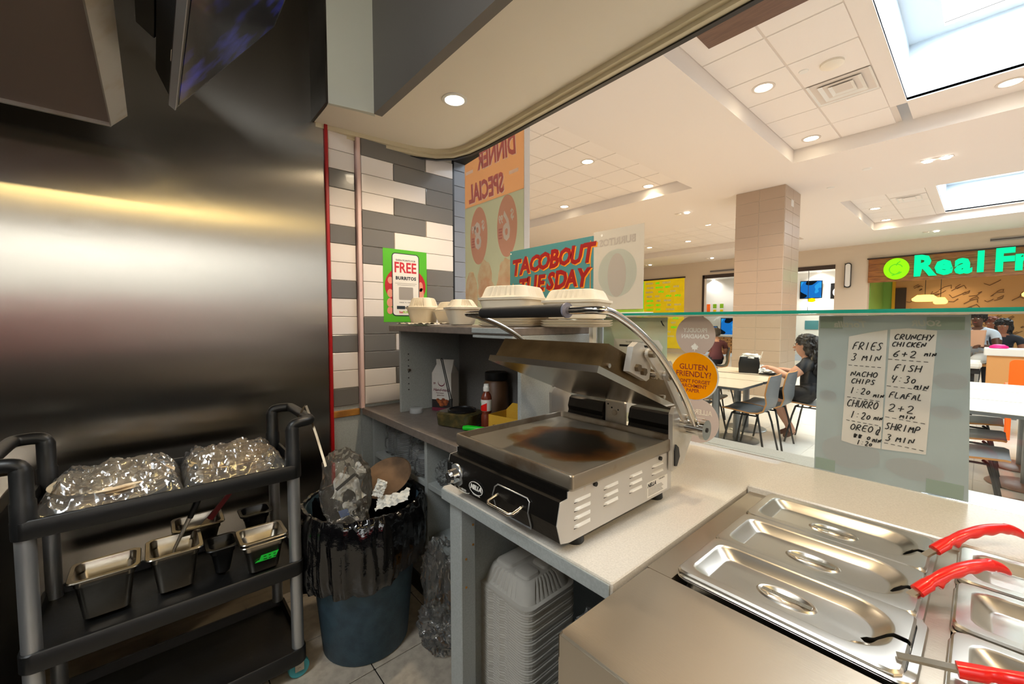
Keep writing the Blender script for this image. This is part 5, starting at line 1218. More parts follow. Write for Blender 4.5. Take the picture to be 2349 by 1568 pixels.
def split_screen():
    m = bpy.data.materials.new('screen_blue'); MATS['screen_blue'] = m; m.use_nodes = True; nt = m.node_tree; nt.nodes.clear()
    o = nt.nodes.new('ShaderNodeOutputMaterial'); e = nt.nodes.new('ShaderNodeEmission'); e.inputs[1].default_value = .9
    tc = nt.nodes.new('ShaderNodeTexCoord'); n = nt.nodes.new('ShaderNodeTexNoise'); n.inputs['Scale'].default_value = 2.2; n.inputs['Detail'].default_value = 1
    r = nt.nodes.new('ShaderNodeValToRGB'); r.color_ramp.interpolation = 'CONSTANT'
    for p, c in ((0, '101820'), (.42, '1d6fc0'), (.55, '2c9ae0'), (.64, '23b050')):
        x = r.color_ramp.elements.new(p) if p else r.color_ramp.elements[0]; x.color = srgb(c)
    r.color_ramp.elements[-1].color = srgb('1a3050')
    nt.links.new(tc.outputs['Object'], n.inputs[0]); nt.links.new(n.outputs['Fac'], r.inputs[0]); nt.links.new(r.outputs[0], e.inputs[0]); nt.links.new(e.outputs[0], o.inputs[0])
split_screen()
flat_tv('wall_television', 'wall television showing blue and green in the white shop right of the column', -4.95, -4.2, 2.28, 3.0, 19.95, 'screen_blue')
flat_tv('order_screen', 'tall blue order screen left of the column behind the seated man', -7.80, -7.1, .75, 1.52, 19.4, 'screen_blue', 'screen')
flat_tv('till_monitor', 'small dark till monitor left of the tall blue order screen', -8.25, -7.85, .85, 1.15, 19.2, 'screen_blue', 'monitor')
t = thing('shop_counter', 'shop counter with tan lattice front left of the column', 'counter', (-7.6, 18.9, 0)); B().box(-9.6, -5.2, 18.7, 19.4, .70, .78).build('top', MATS['white_paint'], t); lf = B().box(-9.6, -5.2, 18.75, 19.3, 0, .70).build('front', MATS['scribble'], t)
m_ = None
for r_ in range(9):
    for c in range(14):
        p = (-9.55+c*.31+(.15 if r_ % 2 else 0), 18.735, .02+r_*.075)
        if m_ is None: o = B().bbox(0, .27, 0, .03, 0, .05, .004).build('brick', MATS['counter_wood'], t); o.location = (p[0]+7.6, p[1]-18.9, p[2]); m_ = o.data; m_.transform(Matrix.Translation((-7.6, 18.9, 0)))
        else: piece(m_, 'brick', t, (p[0]+7.6, p[1]-18.9, p[2]))
for k, (x, c, nm) in enumerate(((-8.62, 'orange_seat', 'orange menu poster, first of three small posters left of the column'), (-8.33, 'menu_green', 'green menu poster, middle of three small posters left of the column'), (-8.02, 'menu_green', 'green and white menu poster nearest the column, third of three'))):
    t = thing('menu_poster', nm, 'poster', (x, 19.97, 1.75), 0, 'small menu posters in the white shop'); B().box(x-.1, x+.1, 19.97, 19.99, 1.75, 2.2).build('sheet', MATS['white_paint'], t); B().box(x-.08, x+.08, 19.965, 19.97, 1.98 if k else 1.78, 2.18).build('print', MATS[c], t)
    if k: B().box(x-.07, x+.07, 19.965, 19.97, 1.80, 1.92).build('print', MATS['menu_yellow'], t)
t = thing('neon_sign', 'white and yellow lit neon sign right of the column just above the glass edge', 'sign', (-4.4, 19.9, 2.1)); B().tube([(-4.75, 19.9, 2.06), (-4.5, 19.9, 2.07), (-4.2, 19.9, 2.2), (-4.1, 19.9, 2.24)], .06, 8).build('white_tube', MATS['lamp_white'], t); B().lathe([(0, 0), (.10, .02), (.13, .08), (.10, .15), (0, .17)], (-4.53, 19.88, 2.13), 14).build('yellow_lamp', MATS['neon_yellow'], t)
t = thing('added_reflection_glow', 'white oval glow added for a reflection in the glass, right of the column', 'lamp', (-4.6, 19.0, 1.6)); B().lathe([(0, 1.62), (.25, 1.62), (.30, 1.68), (.2, 1.75), (0, 1.77)], (-4.45, 19.0, 0), 24).build('shade', MATS['lamp_white'], t); B().cyl((-4.45, 19, 1.77), (-4.45, 19, 3.32), .01, n=6).build('cord', MATS['dark'], t)  # glowing disc added to imitate a reflection in the glass, no real lamp
t = thing('wall_picture', 'small green picture on the white shop wall right of the column', 'picture', (-4.5, 19.98, 1.1)); B().box(-4.75, -4.3, 19.96, 19.99, 1.05, 1.4).build('print', MATS['teal'], t)
t = thing('wall_picture', 'dark framed round emblem at the right edge of the white shop', 'picture', (-3.72, 19.9, 2.3)); B().box(-3.95, -3.55, 19.95, 19.99, 2.25, 2.85).build('frame', MATS['black_satin'], t); B().disc((-3.68, 19.945, 2.5), .2, 20, 'y').build('emblem', MATS['white_paint'], t)
# yellow menu wall
t = thing('menu_wall', 'yellow lit menu wall with rows of white and green words left of the column', 'menu board', (-9.3, 17.0, 1.0))
B().box(-10.6, -8.36, 16.97, 17.0, .2, 3.20).build('panel', MATS['menu_lit'], t); B().box(-10.31, -10.24, 16.955, 16.968, .2, 3.18).build('green_edge', MATS['leaf_green'], t)
rnd = random.Random(3); bw, bg = B(), B()
WORDS = ['FRESH', 'JUICE', 'BERRY', 'MANGO', 'KIWI', 'LIME', 'APPLE', 'GINGER', 'MINT', 'PEACH', 'CARROT', 'BANANA']
for r_ in range(13):
    z = 3.06-r_*.195; x = -10.15
    while x < -8.6:
        wd = rnd.choice(WORDS); L_ = .062*len(wd)+.05
        if x+L_ > -8.4: break
        text_into(bw if rnd.random() < .68 else bg, wd, face_mat((x+L_/2, 16.964, z), (1, 0, 0), (0, 0, 1)), .105, .006, .006, 0, .9, 1.0, 'CENTER', 1); x += L_+rnd.choice((.06, .06, .2))
bw.build('white_words', MATS['menu_text'], t); bg.build('green_words', MATS['leaf_green'], t)
# fruit shop
s2 = B(); s2.box(-2.42, 3.0, 20.0, 20.2, 0, 3.3); struct(s2.build('wall_shop', MATS['shop_tan']))
s2 = B(); s2.box(-2.42, 3.0, 17.3, 20.2, 2.84, 3.3); struct(s2.build('ceiling', MATS['shop_cream']))
s2 = B(); s2.box(-2.46, -2.40, 17.3, 20, 0, 2.84); s2.box(-2.79, -2.12, 19.9, 20.0, 0, 2.84); struct(s2.build('wall_shop', MATS['shop_green']))
struct(B().box(-2.16, -2.08, 19.86, 20, 0, 2.84).build('trim_10', MATS['shop_yellow'])); struct(B().box(-2.08, -1.80, 19.93, 20.0, 0, 2.55).build('door_1', MATS['brown_dark']))
b = B(); rnd = random.Random(5)
for k in range(70):
    x = rnd.uniform(-1.7, 2.4); z = rnd.uniform(1.0, 2.6); r_ = rnd.uniform(.03, .10)
    pts = [(x+r_*2*math.cos(i*1.1+k), 19.985, z+r_*math.sin(i*1.7+k)) for i in range(4)]; b.tube(pts, .010, 5)
b.build('wall_drawings', MATS['scribble'], [o for o in bpy.data.objects if o.name.startswith('wall_shop') and o.data.materials[0] is MATS['shop_tan']][0])
for x, y, nm in ((-.74, 19.3, 'left downlight inside the fruit shop under the green letters'), (-.55, 18.4, 'right downlight inside the fruit shop under the green letters')): downlight(x, y, 2.835, nm, 'fruit shop downlights', .08, 'lamp_warm', 35, (1, .75, .45), 150)
for x, y, z, r_, nm in ((-1.20, 18.0, 2.06, .30, 'wide glowing pendant shade hanging left under the green sign letters'), (-.88, 18.3, 1.98, .16, 'small glowing pendant shade beside the wide one'), (.9, 18.2, 2.12, .22, 'glowing pendant shade at the right frame edge')):
    t = thing('pendant_lamp', nm, 'lamp', (x, y, z), 0, 'pendant lamps in the fruit shop'); B().lathe([(0, .14), (r_*.6, .13), (r_, .02), (r_*.95, -.04), (r_*.7, -.07), (0, -.07)], (x, y, z), 24).build('shade', MATS['pendant_glow'], t, 50); B().cyl((x, y, z+.13), (x, y, 2.84), .008, n=6).build('cord', MATS['dark'], t)
t = thing('shop_sign', 'wooden shop sign with glowing green letters reading Real Fr at the far right', 'sign', (.3, 17.0, 2.58))
for k in range(4): B().bbox(-2.42, 3.0, 16.93, 17.0, 2.58+k*.182, 2.757+k*.182, .006).build('plank', MATS['sign_wood'], t)
B().box(-2.45, 3.0, 16.9, 17.0, 3.305, 3.34).build('top_trim', MATS['brown_dark'], t)
for ch, x, sz in (('R', -1.19, .80), ('e', -.79, .78), ('a', -.41, .78), ('l', -.095, .74), ('F', .31, .80), ('r', .62, .78)):
    text_into(B(), ch, face_mat((x, 16.88, 2.965), (1, 0, 0), (0, 0, 1)) , sz, .06, .035, 0, .9).build('letter', MATS['sign_green'], t)
lg = B().loft([[(-1.77+.285*math.cos(2*PI*i/36), y, 2.955+.315*math.sin(2*PI*i/36)) for i in range(36)] for y in (16.93, 16.86)], True, True).build('logo_disc', MATS['sign_lime'], t)
b = B(); b.tube([(-1.77+.15*math.cos(.4+i*.35), 16.855, 2.94+.15*math.sin(.4+i*.35)) for i in range(16)], .012, 6); b.tube([(-1.77, 16.855, 3.05), (-1.74, 16.855, 3.12), (-1.68, 16.855, 3.17)], .016, 6); b.tube([(-1.86, 16.855, 2.76), (-1.75, 16.855, 2.80), (-1.68, 16.855, 2.86)], .016, 6); b.build('emblem', MATS['leaf_green'], lg)
t = thing('wall_sconce', 'black framed oval wall sconce between the two far shop fronts', 'lamp', (-2.92, 16.95, 2.45))
B().loft([[(-2.99, 16.95, 2.47), (-2.99, 16.95, 3.25)], [(-2.99, 16.85, 2.47), (-2.99, 16.85, 3.25)]], closed=False).build('side', MATS['black_satin'], t)
B().loft([rrect(-2.99, -2.83, 2.46, 3.25, .07, 0)]*1+[rrect(-2.99, -2.83, 2.46, 3.25, .07, .1)], True, True).xf(Matrix(((1, 0, 0, 0), (0, 0, -1, 16.97), (0, 1, 0, 0), (0, 0, 0, 1)))).build('frame', MATS['black_satin'], t)
B().loft([rrect(-2.975, -2.845, 2.49, 3.22, .06, 0), rrect(-2.975, -2.845, 2.49, 3.22, .06, .012)], True, True).xf(Matrix(((1, 0, 0, 0), (0, 0, -1, 16.872), (0, 1, 0, 0), (0, 0, 0, 1)))).build('face', MATS['white_paint'], t)
for (x0, x1, z, nm) in ((.05, 1.2, 3.56, 'long grey air slot on the far wall above the wooden sign'), (-7.3, -5.9, 3.38, 'long grey air slot on the far wall left of the column')):
    t = thing('air_slot', nm, 'vent', (x0, 16.98, z)); B().box(x0, x1, 16.97, 17.0, z-.05, z+.03).build('slot', MATS['print_grey'], t); B().box(x0, x1, 16.96, 16.97, z-.02, z).build('vane', MATS['brown_dark'], t)

# ---------------------------------------------------------------- column
t = thing('tiled_column', 'tall square column clad in beige tiles in the middle of the food court', 'column', (-2.78, 8.92, 0))
B().box(-3.185, -2.375, 8.475, 9.365, 0, 3.8).build('core', MATS['grout'], t)
mf = ms = None
for r_ in range(18):
    for k in range(2):
        z = r_*.211; sh = 0
        if mf is None:
            o = B().bbox(.002, .405, -.008, 0, .002, .209, .003).build('tile', MATS['column_tile'], t, local=True); mf = o.data; o.location = (-3.19+2.78, 8.477-8.92, 0)
            o = B().bbox(0, .008, .002, .443, .002, .209, .003).build('tile', MATS['column_tile'], t, local=True); ms = o.data; o.location = (-2.377+2.78, 8.475-8.92, 0)
        else: piece(mf, 'tile', t, (-3.19+2.78+k*.407, 8.477-8.92, z)); piece(ms, 'tile', t, (-2.377+2.78, 8.475-8.92+k*.446, z))
B().bbox(-2.372, -2.366, 8.8, 8.95, 3.48, 3.60, .001).build('wall_plate', MATS['white_paint'], t)

# ---------------------------------------------------------------- ceiling fittings
def vent(label, x0, x1, y0, y1, z):
    t = thing('ceiling_vent', label, 'vent', ((x0+x1)/2, (y0+y1)/2, z), 0, 'square ceiling diffusers')
    d = .0
    B().box(x0+.01, x1-.01, y0+.01, y1-.01, z+.02, z+.03).build('throat', MATS['dark'], t)
    for k, (i, zz) in enumerate(((.012, 0), (.10, -.006), (.18, -.004))):
        b = B(); a, c = rrect(x0+i, x1-i, y0+i, y1-i, .004, z+zz), rrect(x0+i+.05, x1-i-.05, y0+i+.05, y1-i-.05, .004, z+zz+.022)
        b.loft([a, c], False, k == 2); b.build('cone' if k else 'frame', MATS['white_paint'], t)
vent('square ceiling diffuser in the tiled bay left of the big skylight', -1.42, -.84, 5.58, 6.206, CC-.01)
vent('square ceiling diffuser in the tiled bay left of the far skylight', -1.42, -.84, 11.9, 12.55, CC-.01)
t = thing('smoke_detector', 'round smoke detector beside the square diffuser', 'detector', (-1.10, 5.25, CC)); B().lathe([(.10, 0), (.10, -.02), (.06, -.045), (0, -.05)], (-1.10, 5.25, CC-.006), 24).build('body', MATS['paint_cream'], t, 40)
t = thing('sprinkler_plate', 'small round ceiling cover left of the smoke detector', 'sprinkler', (-1.33, 5.15, CC)); B().lathe([(.045, 0), (.04, -.008), (0, -.009)], (-1.33, 5.20, CC-.006), 20).build('cover', MATS['white_paint'], t, 40)
def twin(label, x, y, single=False):
    t = thing('twin_spotlight', label, 'light', (x, y, MC), 0, 'food court spotlights')
    B().bbox(x-.17, x+.17, y-.06, y+.06, MC-.006, MC, .002).build('plate', MATS['tbar'], t)
    for s in (-1, 1):
        B().lathe([(.055, 0), (.05, -.02), (0, -.02)], (x+s*.095, y, MC-.004), 18).build('spot', MATS['lamp_white' if (s > 0 or not single) else 'paint_cream'], t)
twin('pair of recessed spotlights in the plain ceiling right of the column', -.54, 8.85); twin('pair of recessed spotlights in the ceiling left of the column', -4.5, 9.0, True)
twin('spotlights near the far wall above the oval sconce', -1.0, 15.86, True); twin('spotlights near the far wall above the yellow menu', -9.6, 16.2, True); twin('spotlights near the far wall left of the column', -7.0, 16.2, True); twin('spotlights near the far wall beside the banner', -12.4, 16.2, True)
for x, y, nm in ((-1.9, 9.3, 'small sprinkler cover in the ceiling just right of the column'), (-1.3, 8.6, 'small sprinkler cover in the ceiling further right of the column')):
    t = thing('sprinkler_plate', nm, 'sprinkler', (x, y, MC)); B().lathe([(.06, 0), (.05, -.012), (0, -.013)], (x, y, MC), 18).build('cover', MATS['white_paint'], t, 40)
t = tag(B().bbox(-1.81, .6, 3.45, 4.06, CC-.030, CC-.012, .002).build('wood_panel', MATS['brown_wood']), 'dark brown wood panel fixed flat under the tiled ceiling near the soffit', 'panel')

# ---------------------------------------------------------------- tables and chairs
def make_chair(label, m='chair_grey', loc=(0, 0, 0), rz=0):
    """shell chair on four splayed wire legs; faces -x, origin on the floor"""
    t = thing('shell_chair', label, 'chair', loc, rz, 'food court shell chairs')
    prof = [(-.22, .455, .19), (-.20, .462, .205), (-.08, .455, .215), (.06, .440, .21), (.13, .445, .20), (.175, .48, .175), (.20, .56, .17), (.215, .66, .205), (.232, .76, .205), (.243, .83, .185), (.245, .845, .165)]
    b = B(); L = []
    for k, (x, z, w_) in enumerate(prof):
        a = prof[max(k-1, 0)]; c = prof[min(k+1, len(prof)-1)]; d = Vector((c[0]-a[0], 0, c[1]-a[1])).normalized(); nn = Vector((-d.z, 0, d.x))*.007
        row = []
        for s in (-1, -.6, 0, .6, 1):
            bow = (-.018*(s*s) if k > 6 else 0)
            row.append(Vector((x+bow, s*w_, z+(.012*s*s if k < 5 else 0)))+nn)
        for s in (1, .6, 0, -.6, -1):
            bow = (-.018*(s*s) if k > 6 else 0)
            row.append(Vector((x+bow, s*w_, z+(.012*s*s if k < 5 else 0)))-nn)
        L.append(row)
    b.loft(L, True, True)
    for i, f in enumerate(b.f):
        if len(f) == 10 or (f[0] % 10 in (4, 9) and f[1] % 10 in (5, 0)): b.mi[i] = 1
    b.build('shell', [MATS[m], MATS['chair_edge']], t, 50, local=True)
    for sx in (-1, 1):
        for sy in (-1, 1): B().tube([(sx*.10, sy*.13, .435), (sx*.13, sy*.17, .42), (sx*.21, sy*.21, .0)], .010, 8, smooth=1).build('leg', MATS['black_plastic'], t, 50, local=True)
    B().tube([(-.13, -.16, .42), (.13, -.16, .42)], .008, 8).tube([(-.13, .16, .42), (.13, .16, .42)], .008, 8).tube([(0, -.16, .42), (0, .16, .42)], .008, 8).build('underframe', MATS['black_plastic'], t, 50, local=True)
    return t
c0 = make_chair('grey shell chair nearest the glass at the long wooden table', loc=(-1.60, 4.79, 0))
dup(c0, (-1.57, 5.24, 0), 0, 'grey shell chair between the nearest one and the seated woman')
dup(c0, (-1.25, 5.68, 0), 0, 'grey shell chair the long haired woman sits on')
dup(c0, (-2.22, 4.62, 0), PI, 'grey shell chair pushed in at the left side of the nearest table')
dup(c0, (-2.26, 5.14, 0), PI, 'grey shell chair on the left side behind the second table post')
dup(c0, (-2.55, 6.25, 0), PI, 'grey shell chair with its back showing beyond the wooden tables')
dup(c0, (-3.62, 8.85, 0), 0.5, 'grey shell chair the man in the maroon shirt sits on')
def table(label, x0, x1, y0, y1, m='table_top', edge='chair_dark', px=None, base='metal_grey', zt=.75):
    t = thing('cafe_table', label, 'table', ((x0+x1)/2, (y0+y1)/2, 0), 0, 'food court tables'); px = px if px is not None else (x0+x1)/2
    B().loft([rrect(x0, x1, y0, y1, .03, zt-.004), rrect(x0, x1, y0, y1, .03, zt)], True, True).build('top', MATS[m], t); B().loft([rrect(x0+.002, x1-.002, y0+.002, y1-.002, .03, zt-.028), rrect(x0+.001, x1-.001, y0+.001, y1-.001, .03, zt-.0045)], True, True).build('edge', MATS[edge], t)
    B().cyl((px, (y0+y1)/2, .03), (px, (y0+y1)/2, zt-.028), .038, n=18).build('pedestal', MATS['metal_grey'], t, 40); B().lathe([(.0, 0), (.23, .0), (.24, .006), (.23, .014), (.06, .03), (0, .03)], (px, (y0+y1)/2, 0), 30).build('base', MATS[base], t, 40)
    return t
table('pale wooden table nearest the glass, left of the grey chairs', -2.22, -1.50, 4.24, 4.86); table('pale wooden table butted behind the nearest one', -2.22, -1.50, 4.88, 5.40); table('pale wooden table with the black bag and food tray', -2.35, -1.62, 5.46, 6.10)
table('white table nearest the glass at the right frame edge', -.12, .75, 4.46, 5.14, 'table_white', 'metal_grey', .30, 'disc_brown'); table('white table butted behind the nearest right hand table', -.12, .75, 5.16, 5.84, 'table_white', 'metal_grey', .30, 'disc_brown'); table('white table third in the row at the right frame edge', -.12, .75, 5.86, 6.54, 'table_white', 'metal_grey', .30, 'disc_brown')
for y, nm in ((4.42, 'dark shell chair nearest the glass under the right hand tables'), (5.10, 'dark shell chair second in the row under the right hand tables'), (5.82, 'dark shell chair farthest in the row under the right hand tables')): dup(c0, (-.06, y, 0), PI, nm)
# high counter and orange chairs
t = thing('high_counter', 'white topped high counter with tan wooden front at the right', 'counter', (1.0, 9.2, 0)); B().bbox(.03, 2.4, 9.0, 9.5, .90, 1.0, .01).build('top', MATS['white_paint'], t); B().bbox(.06, 2.4, 9.03, 9.10, .46, .90, .006).build('front', MATS['counter_wood'], t); 
for x in (.3, 1.2, 2.2): B().box(x-.07, x+.07, 9.1, 9.3, 0, .9).build('leg', MATS['metal_grey'], t)
t = thing('cushion_bench', 'low bench with white cushion left of the high counter', 'bench', (-.25, 9.2, 0)); B().bbox(-.7, .02, 9.0, 9.5, .70, .80, .03).build('cushion', MATS['white_paint'], t); B().box(-.68, .0, 9.05, 9.45, .62, .70).build('frame', MATS['dark'], t); B().box(-.6, -.5, 9.1, 9.4, 0, .62).build('leg', MATS['dark'], t); B().box(-.15, -.05, 9.1, 9.4, 0, .62).build('leg', MATS['dark'], t)
def orange_chair(label, x, y):
    t = thing('orange_chair', label, 'chair', (x, y, 0), 0, 'orange bar chairs')
    B().loft([rrect(-.01, .42, .60, .95, .05, 0), rrect(-.01, .42, .60, .95, .05, .03)], True, True).xf(Matrix(((1, 0, 0, x), (0, 0, -1, y), (0, 1, 0, 0), (0, 0, 0, 1)))).build('backrest', MATS['orange_seat'], t, 40)
    B().bbox(x-.03, x+.44, y, y+.40, .60, .64, .01).build('seat', MATS['orange_seat'], t)
    for dx in (.01, .40):
        for dy in (.02, .38): B().cyl((x+dx, y+dy, 0), (x+dx, y+dy, .60), .02, n=10).build('leg', MATS['orange_seat'], t)
orange_chair('bright orange high backed chair in front of the white topped counter', .235, 7.5); orange_chair('second bright orange chair beyond the right frame edge', .85, 7.5)
# things on the woman's table
t = thing('paper_bag', 'black carrier bag with white tissue on the table facing the woman', 'bag', (-1.90, 5.60, .75), .3)
B().loft([rrect(-.11, .11, -.06, .06, .01, 0), rrect(-.115, .115, -.065, .065, .01, .12), rrect(-.10, .10, -.05, .05, .02, .20)], True, True).build('bag', MATS['black_satin'], t, 30, local=True); crinkle(B(), (.01, 0, .20), (.10, .05, .04), .4, 3, 3, 2, 0, .8).build('tissue', MATS['white_paint'], t, 15, local=True)
t = thing('drink_straw', 'pale upright straw standing beside the black bag', 'straw', (-1.80, 5.62, .75)); B().cyl((-1.83, 5.60, .755), (-1.76, 5.62, 1.02), .006, n=8).build('tube', MATS['paint_cream'], t)
crumpled_sheet('tissue', 'crumpled white wrapper on the table between bag and woman', 'paper', (-1.74, 5.60, .80), .10, .14, (.9, .3, .6), 'white_paint', 4, .02)
t = thing('food_tray', 'small dark food tray with white wrapping before the woman', 'tray', (-1.66, 5.62, .75)); B().bbox(-1.76, -1.58, 5.50, 5.74, .751, .766, .004).build('tray', MATS['black_plastic'], t); crinkle(B(), (-1.67, 5.62, .785), (.06, .08, .02), .4, 6, 3, 2, 0, .8).build('food', MATS['white_paint'], t, 15)

# ---------------------------------------------------------------- people: one continuous skinned body each
def person(label, J, E, mats, hair=None, face=None, head=None, cloth=None):
    """J: joint -> (x, y, z, radius); E: (a, b, material index); root joint first"""
    names = list(J); me = bpy.data.meshes.new('body'); me.from_pydata([J[n][:3] for n in names], [(names.index(a), names.index(c)) for a, c, _ in E], [])
    o = bpy.data.objects.new('body', me); COL.objects.link(o)
    sk = o.modifiers.new('skin', 'SKIN'); sk.use_smooth_shade = True; sk.branch_smoothing = .3
    for i, n in enumerate(names):
        v = me.skin_vertices[0].data[i]; r = J[n][3]; v.radius = r if isinstance(r, tuple) else (r, r); v.use_root = (i == 0)
    su = o.modifiers.new('sub', 'SUBSURF'); su.levels = 2; su.render_levels = 2
    bpy.context.view_layer.update()
    m2 = bpy.data.meshes.new_from_object(o.evaluated_get(bpy.context.evaluated_depsgraph_get()))
    o.modifiers.clear(); o.data = m2; m2.name = 'body'
    m2.materials.clear()
    for m in mats: m2.materials.append(MATS[m])
    segs = [(Vector(J[a][:3]), Vector(J[c][:3]), k) for a, c, k in E]
    for p in m2.polygons:
        best = (9e9, 0)
        for a, c, k in segs:
            d = c-a; u = max(0, min(1, (p.center-a).dot(d)/max(d.length_squared, 1e-9))); q = (p.center-a-d*u).length
            if q < best[0]: best = (q, k)
        p.material_index = best[1]; p.use_smooth = True
    r = list(J.values())[0]
    t = thing('person', label, 'person', (r[0], r[1], 0)); o.parent = t; m2.transform(Matrix.Translation((-r[0], -r[1], 0)))
    if head:
        c, f, s = Vector(head[0]), Vector(head[1]).normalized(), head[2]; sd = Vector((0, 0, 1)).cross(f)
        b = B()
        for k in (-1, 1): p = c+f*s*.86+sd*k*s*.36+Vector((0, 0, s*.10)); crinkle(b, p, (s*.13, s*.13, s*.09), 0, 0, 2, 1, 0, 1)
        b.build('eyes', MATS['eye_white'], t, 60)
        b = B()
        for k in (-1, 1): p = c+f*s*.97+sd*k*s*.36+Vector((0, 0, s*.10)); crinkle(b, p, (s*.06, s*.06, s*.06), 0, 0, 1, 1, 0, 1)
        for k in (-1, 1): b.tube([c+f*s*.88+sd*k*s*.18+Vector((0, 0, s*.27)), c+f*s*.84+sd*k*s*.36+Vector((0, 0, s*.31)), c+f*s*.72+sd*k*s*.54+Vector((0, 0, s*.26))], s*.04, 6)
        b.build('brows', MATS['hair_dark'], t, 60)
        b = B().tube([c+f*s*.84+sd*s*.24-Vector((0, 0, s*.56)), c+f*s*.94-Vector((0, 0, s*.55)), c+f*s*.84-sd*s*.24-Vector((0, 0, s*.56))], [s*.04, s*.08, s*.04], 8); b.build('mouth', MATS['lip'], t, 60)
        b = B().loft([[c+f*s*.86+sd*s*.07+Vector((0, 0, s*.16)), c+f*s*.86-sd*s*.07+Vector((0, 0, s*.16)), c+f*s*.9+Vector((0, 0, s*.16))], [c+f*s*.86+sd*s*.17-Vector((0, 0, s*.28)), c+f*s*.86-sd*s*.17-Vector((0, 0, s*.28)), c+f*s*1.17-Vector((0, 0, s*.22))], [c+f*s*.84+sd*s*.1-Vector((0, 0, s*.36)), c+f*s*.84-sd*s*.1-Vector((0, 0, s*.36)), c+f*s*.95-Vector((0, 0, s*.34))]], True, True); b.build('nose', MATS[mats[0]], t, 70)
        b = B()
        for k in (-1, 1): crinkle(b, c+sd*k*s*.84-f*s*.02-Vector((0, 0, s*.05)), (s*.13, s*.07, s*.2), 0, 0, 2, 1, 0, 1)
        b.build('ears', MATS[mats[0]], t, 60)
    for hc, hd, seed in (hair or []): pass
    if hair:
        b = B()
        for hc, hd, seed in hair: crinkle(b, hc, hd, .24, seed, 4, 3.2, 0, .95)
        b.build('hair', MATS[face or 'hair_dark'], t, 50)
    return t
def hand_joints(J, E, side, w, d, up, k, r=.0085):
    """palm and five fingers leaving wrist w along d"""
    w = Vector(w); d = Vector(d).normalized(); up = Vector(up).normalized(); s = d.cross(up).normalized()*(1 if side == 'l' else -1)
    J[side+'palm'] = (*(w+d*.045), .026); E.append((side+'wrist', side+'palm', k))
    J[side+'knuck'] = (*(w+d*.075), .024); E.append((side+'palm', side+'knuck', k))
    for i, (o, l) in enumerate(((-.024, .060), (-.008, .070), (.008, .066), (.024, .052))):
        a = w+d*.088+s*o; J[f'{side}f{i}a'] = (*a, r); J[f'{side}f{i}b'] = (*(a+d*l*.5-up*.006), r*.9); J[f'{side}f{i}c'] = (*(a+d*l*.85-up*.026), r*.75)
        E += [(side+'knuck', f'{side}f{i}a', k), (f'{side}f{i}a', f'{side}f{i}b', k), (f'{side}f{i}b', f'{side}f{i}c', k)]
    a = w+d*.04-s*.030; J[side+'ta'] = (*a, r*1.1); J[side+'tb'] = (*(a+d*.030-s*.010-up*.010), r*.9); E += [(side+'palm', side+'ta', k), (side+'ta', side+'tb', k)]

# seated woman in profile, facing -x
def woman():
    X, Y = -1.235, 5.66
    def p(dx, dy, z, r): return (X+dx, Y+dy, z, r)
    J = {'pelvis': p(0, 0, .565, (.17, .15)), 'belly': p(-.02, 0, .68, (.165, .14)), 'chest': p(-.04, 0, .83, (.155, .125)), 'upper': p(-.06, 0, .915, (.11, .09)), 'neck': p(-.085, 0, .985, .05), 'jaw': p(-.135, 0, 1.055, (.062, .07)), 'skull': p(-.115, 0, 1.135, (.080, .092)), 'crown': p(-.105, 0, 1.19, .06),
         'lsh': p(-.05, -.17, .90, .065), 'lelb': p(-.19, -.235, .755, .05), 'lwrist': p(-.36, -.19, .84, .030), 'rsh': p(-.05, .17, .90, .065), 'relb': p(-.20, .23, .76, .048), 'rwrist': p(-.38, .16, .80, .030),
         'lhip': p(-.05, -.10, .55, .115), 'lknee': p(-.36, -.09, .535, .085), 'lshin': p(-.30, -.09, .33, .052), 'lank': p(-.16, -.09, .10, .036), 'ltoe': p(-.27, -.09, .035, .030), 'rhip': p(-.05, .10, .55, .115), 'rknee': p(-.38, .08, .53, .085), 'rshin': p(-.33, .07, .33, .052), 'rank': p(-.24, .05, .10, .036), 'rtoe': p(-.35, .04, .035, .030)}
    E = [('pelvis', 'belly', 1), ('belly', 'chest', 1), ('chest', 'upper', 1), ('upper', 'neck', 0), ('neck', 'jaw', 0), ('jaw', 'skull', 0), ('skull', 'crown', 0), ('upper', 'lsh', 1), ('lsh', 'lelb', 0), ('lelb', 'lwrist', 0), ('upper', 'rsh', 1), ('rsh', 'relb', 0), ('relb', 'rwrist', 0),
         ('pelvis', 'lhip', 1), ('lhip', 'lknee', 1), ('lknee', 'lshin', 0), ('lshin', 'lank', 0), ('lank', 'ltoe', 2), ('pelvis', 'rhip', 1), ('rhip', 'rknee', 1), ('rknee', 'rshin', 0), ('rshin', 'rank', 0), ('rank', 'rtoe', 2)]
    J['lsleeve'] = p(-.10, -.20, .85, .066); E.remove(('lsh', 'lelb', 0)); E += [('lsh', 'lsleeve', 1), ('lsleeve', 'lelb', 0)]
    J['rsleeve'] = p(-.10, .20, .85, .066); E.remove(('rsh', 'relb', 0)); E += [('rsh', 'rsleeve', 1), ('rsleeve', 'relb', 0)]
    hand_joints(J, E, 'l', J['lwrist'][:3], (-.9, .25, .15), (0, -.3, 1), 0); hand_joints(J, E, 'r', J['rwrist'][:3], (-.9, .1, -.1), (0, 0, 1), 0)
    t = person('seated woman with long dark curly hair and black dress, in profile behind the glass', J, E, ['skin_light', 'cloth_black', 'sandal'],
        [((X-.085, Y, 1.165), (.095, .098, .082), 1), ((X-.03, Y, 1.10), (.085, .10, .12), 2), ((X+.02, Y, .98), (.085, .115, .15), 3), ((X+.05, Y, .86), (.08, .12, .13), 4)], 'hair_dark', ((X-.12, Y, 1.11), (-1, -.12, -.08), .088))
woman()
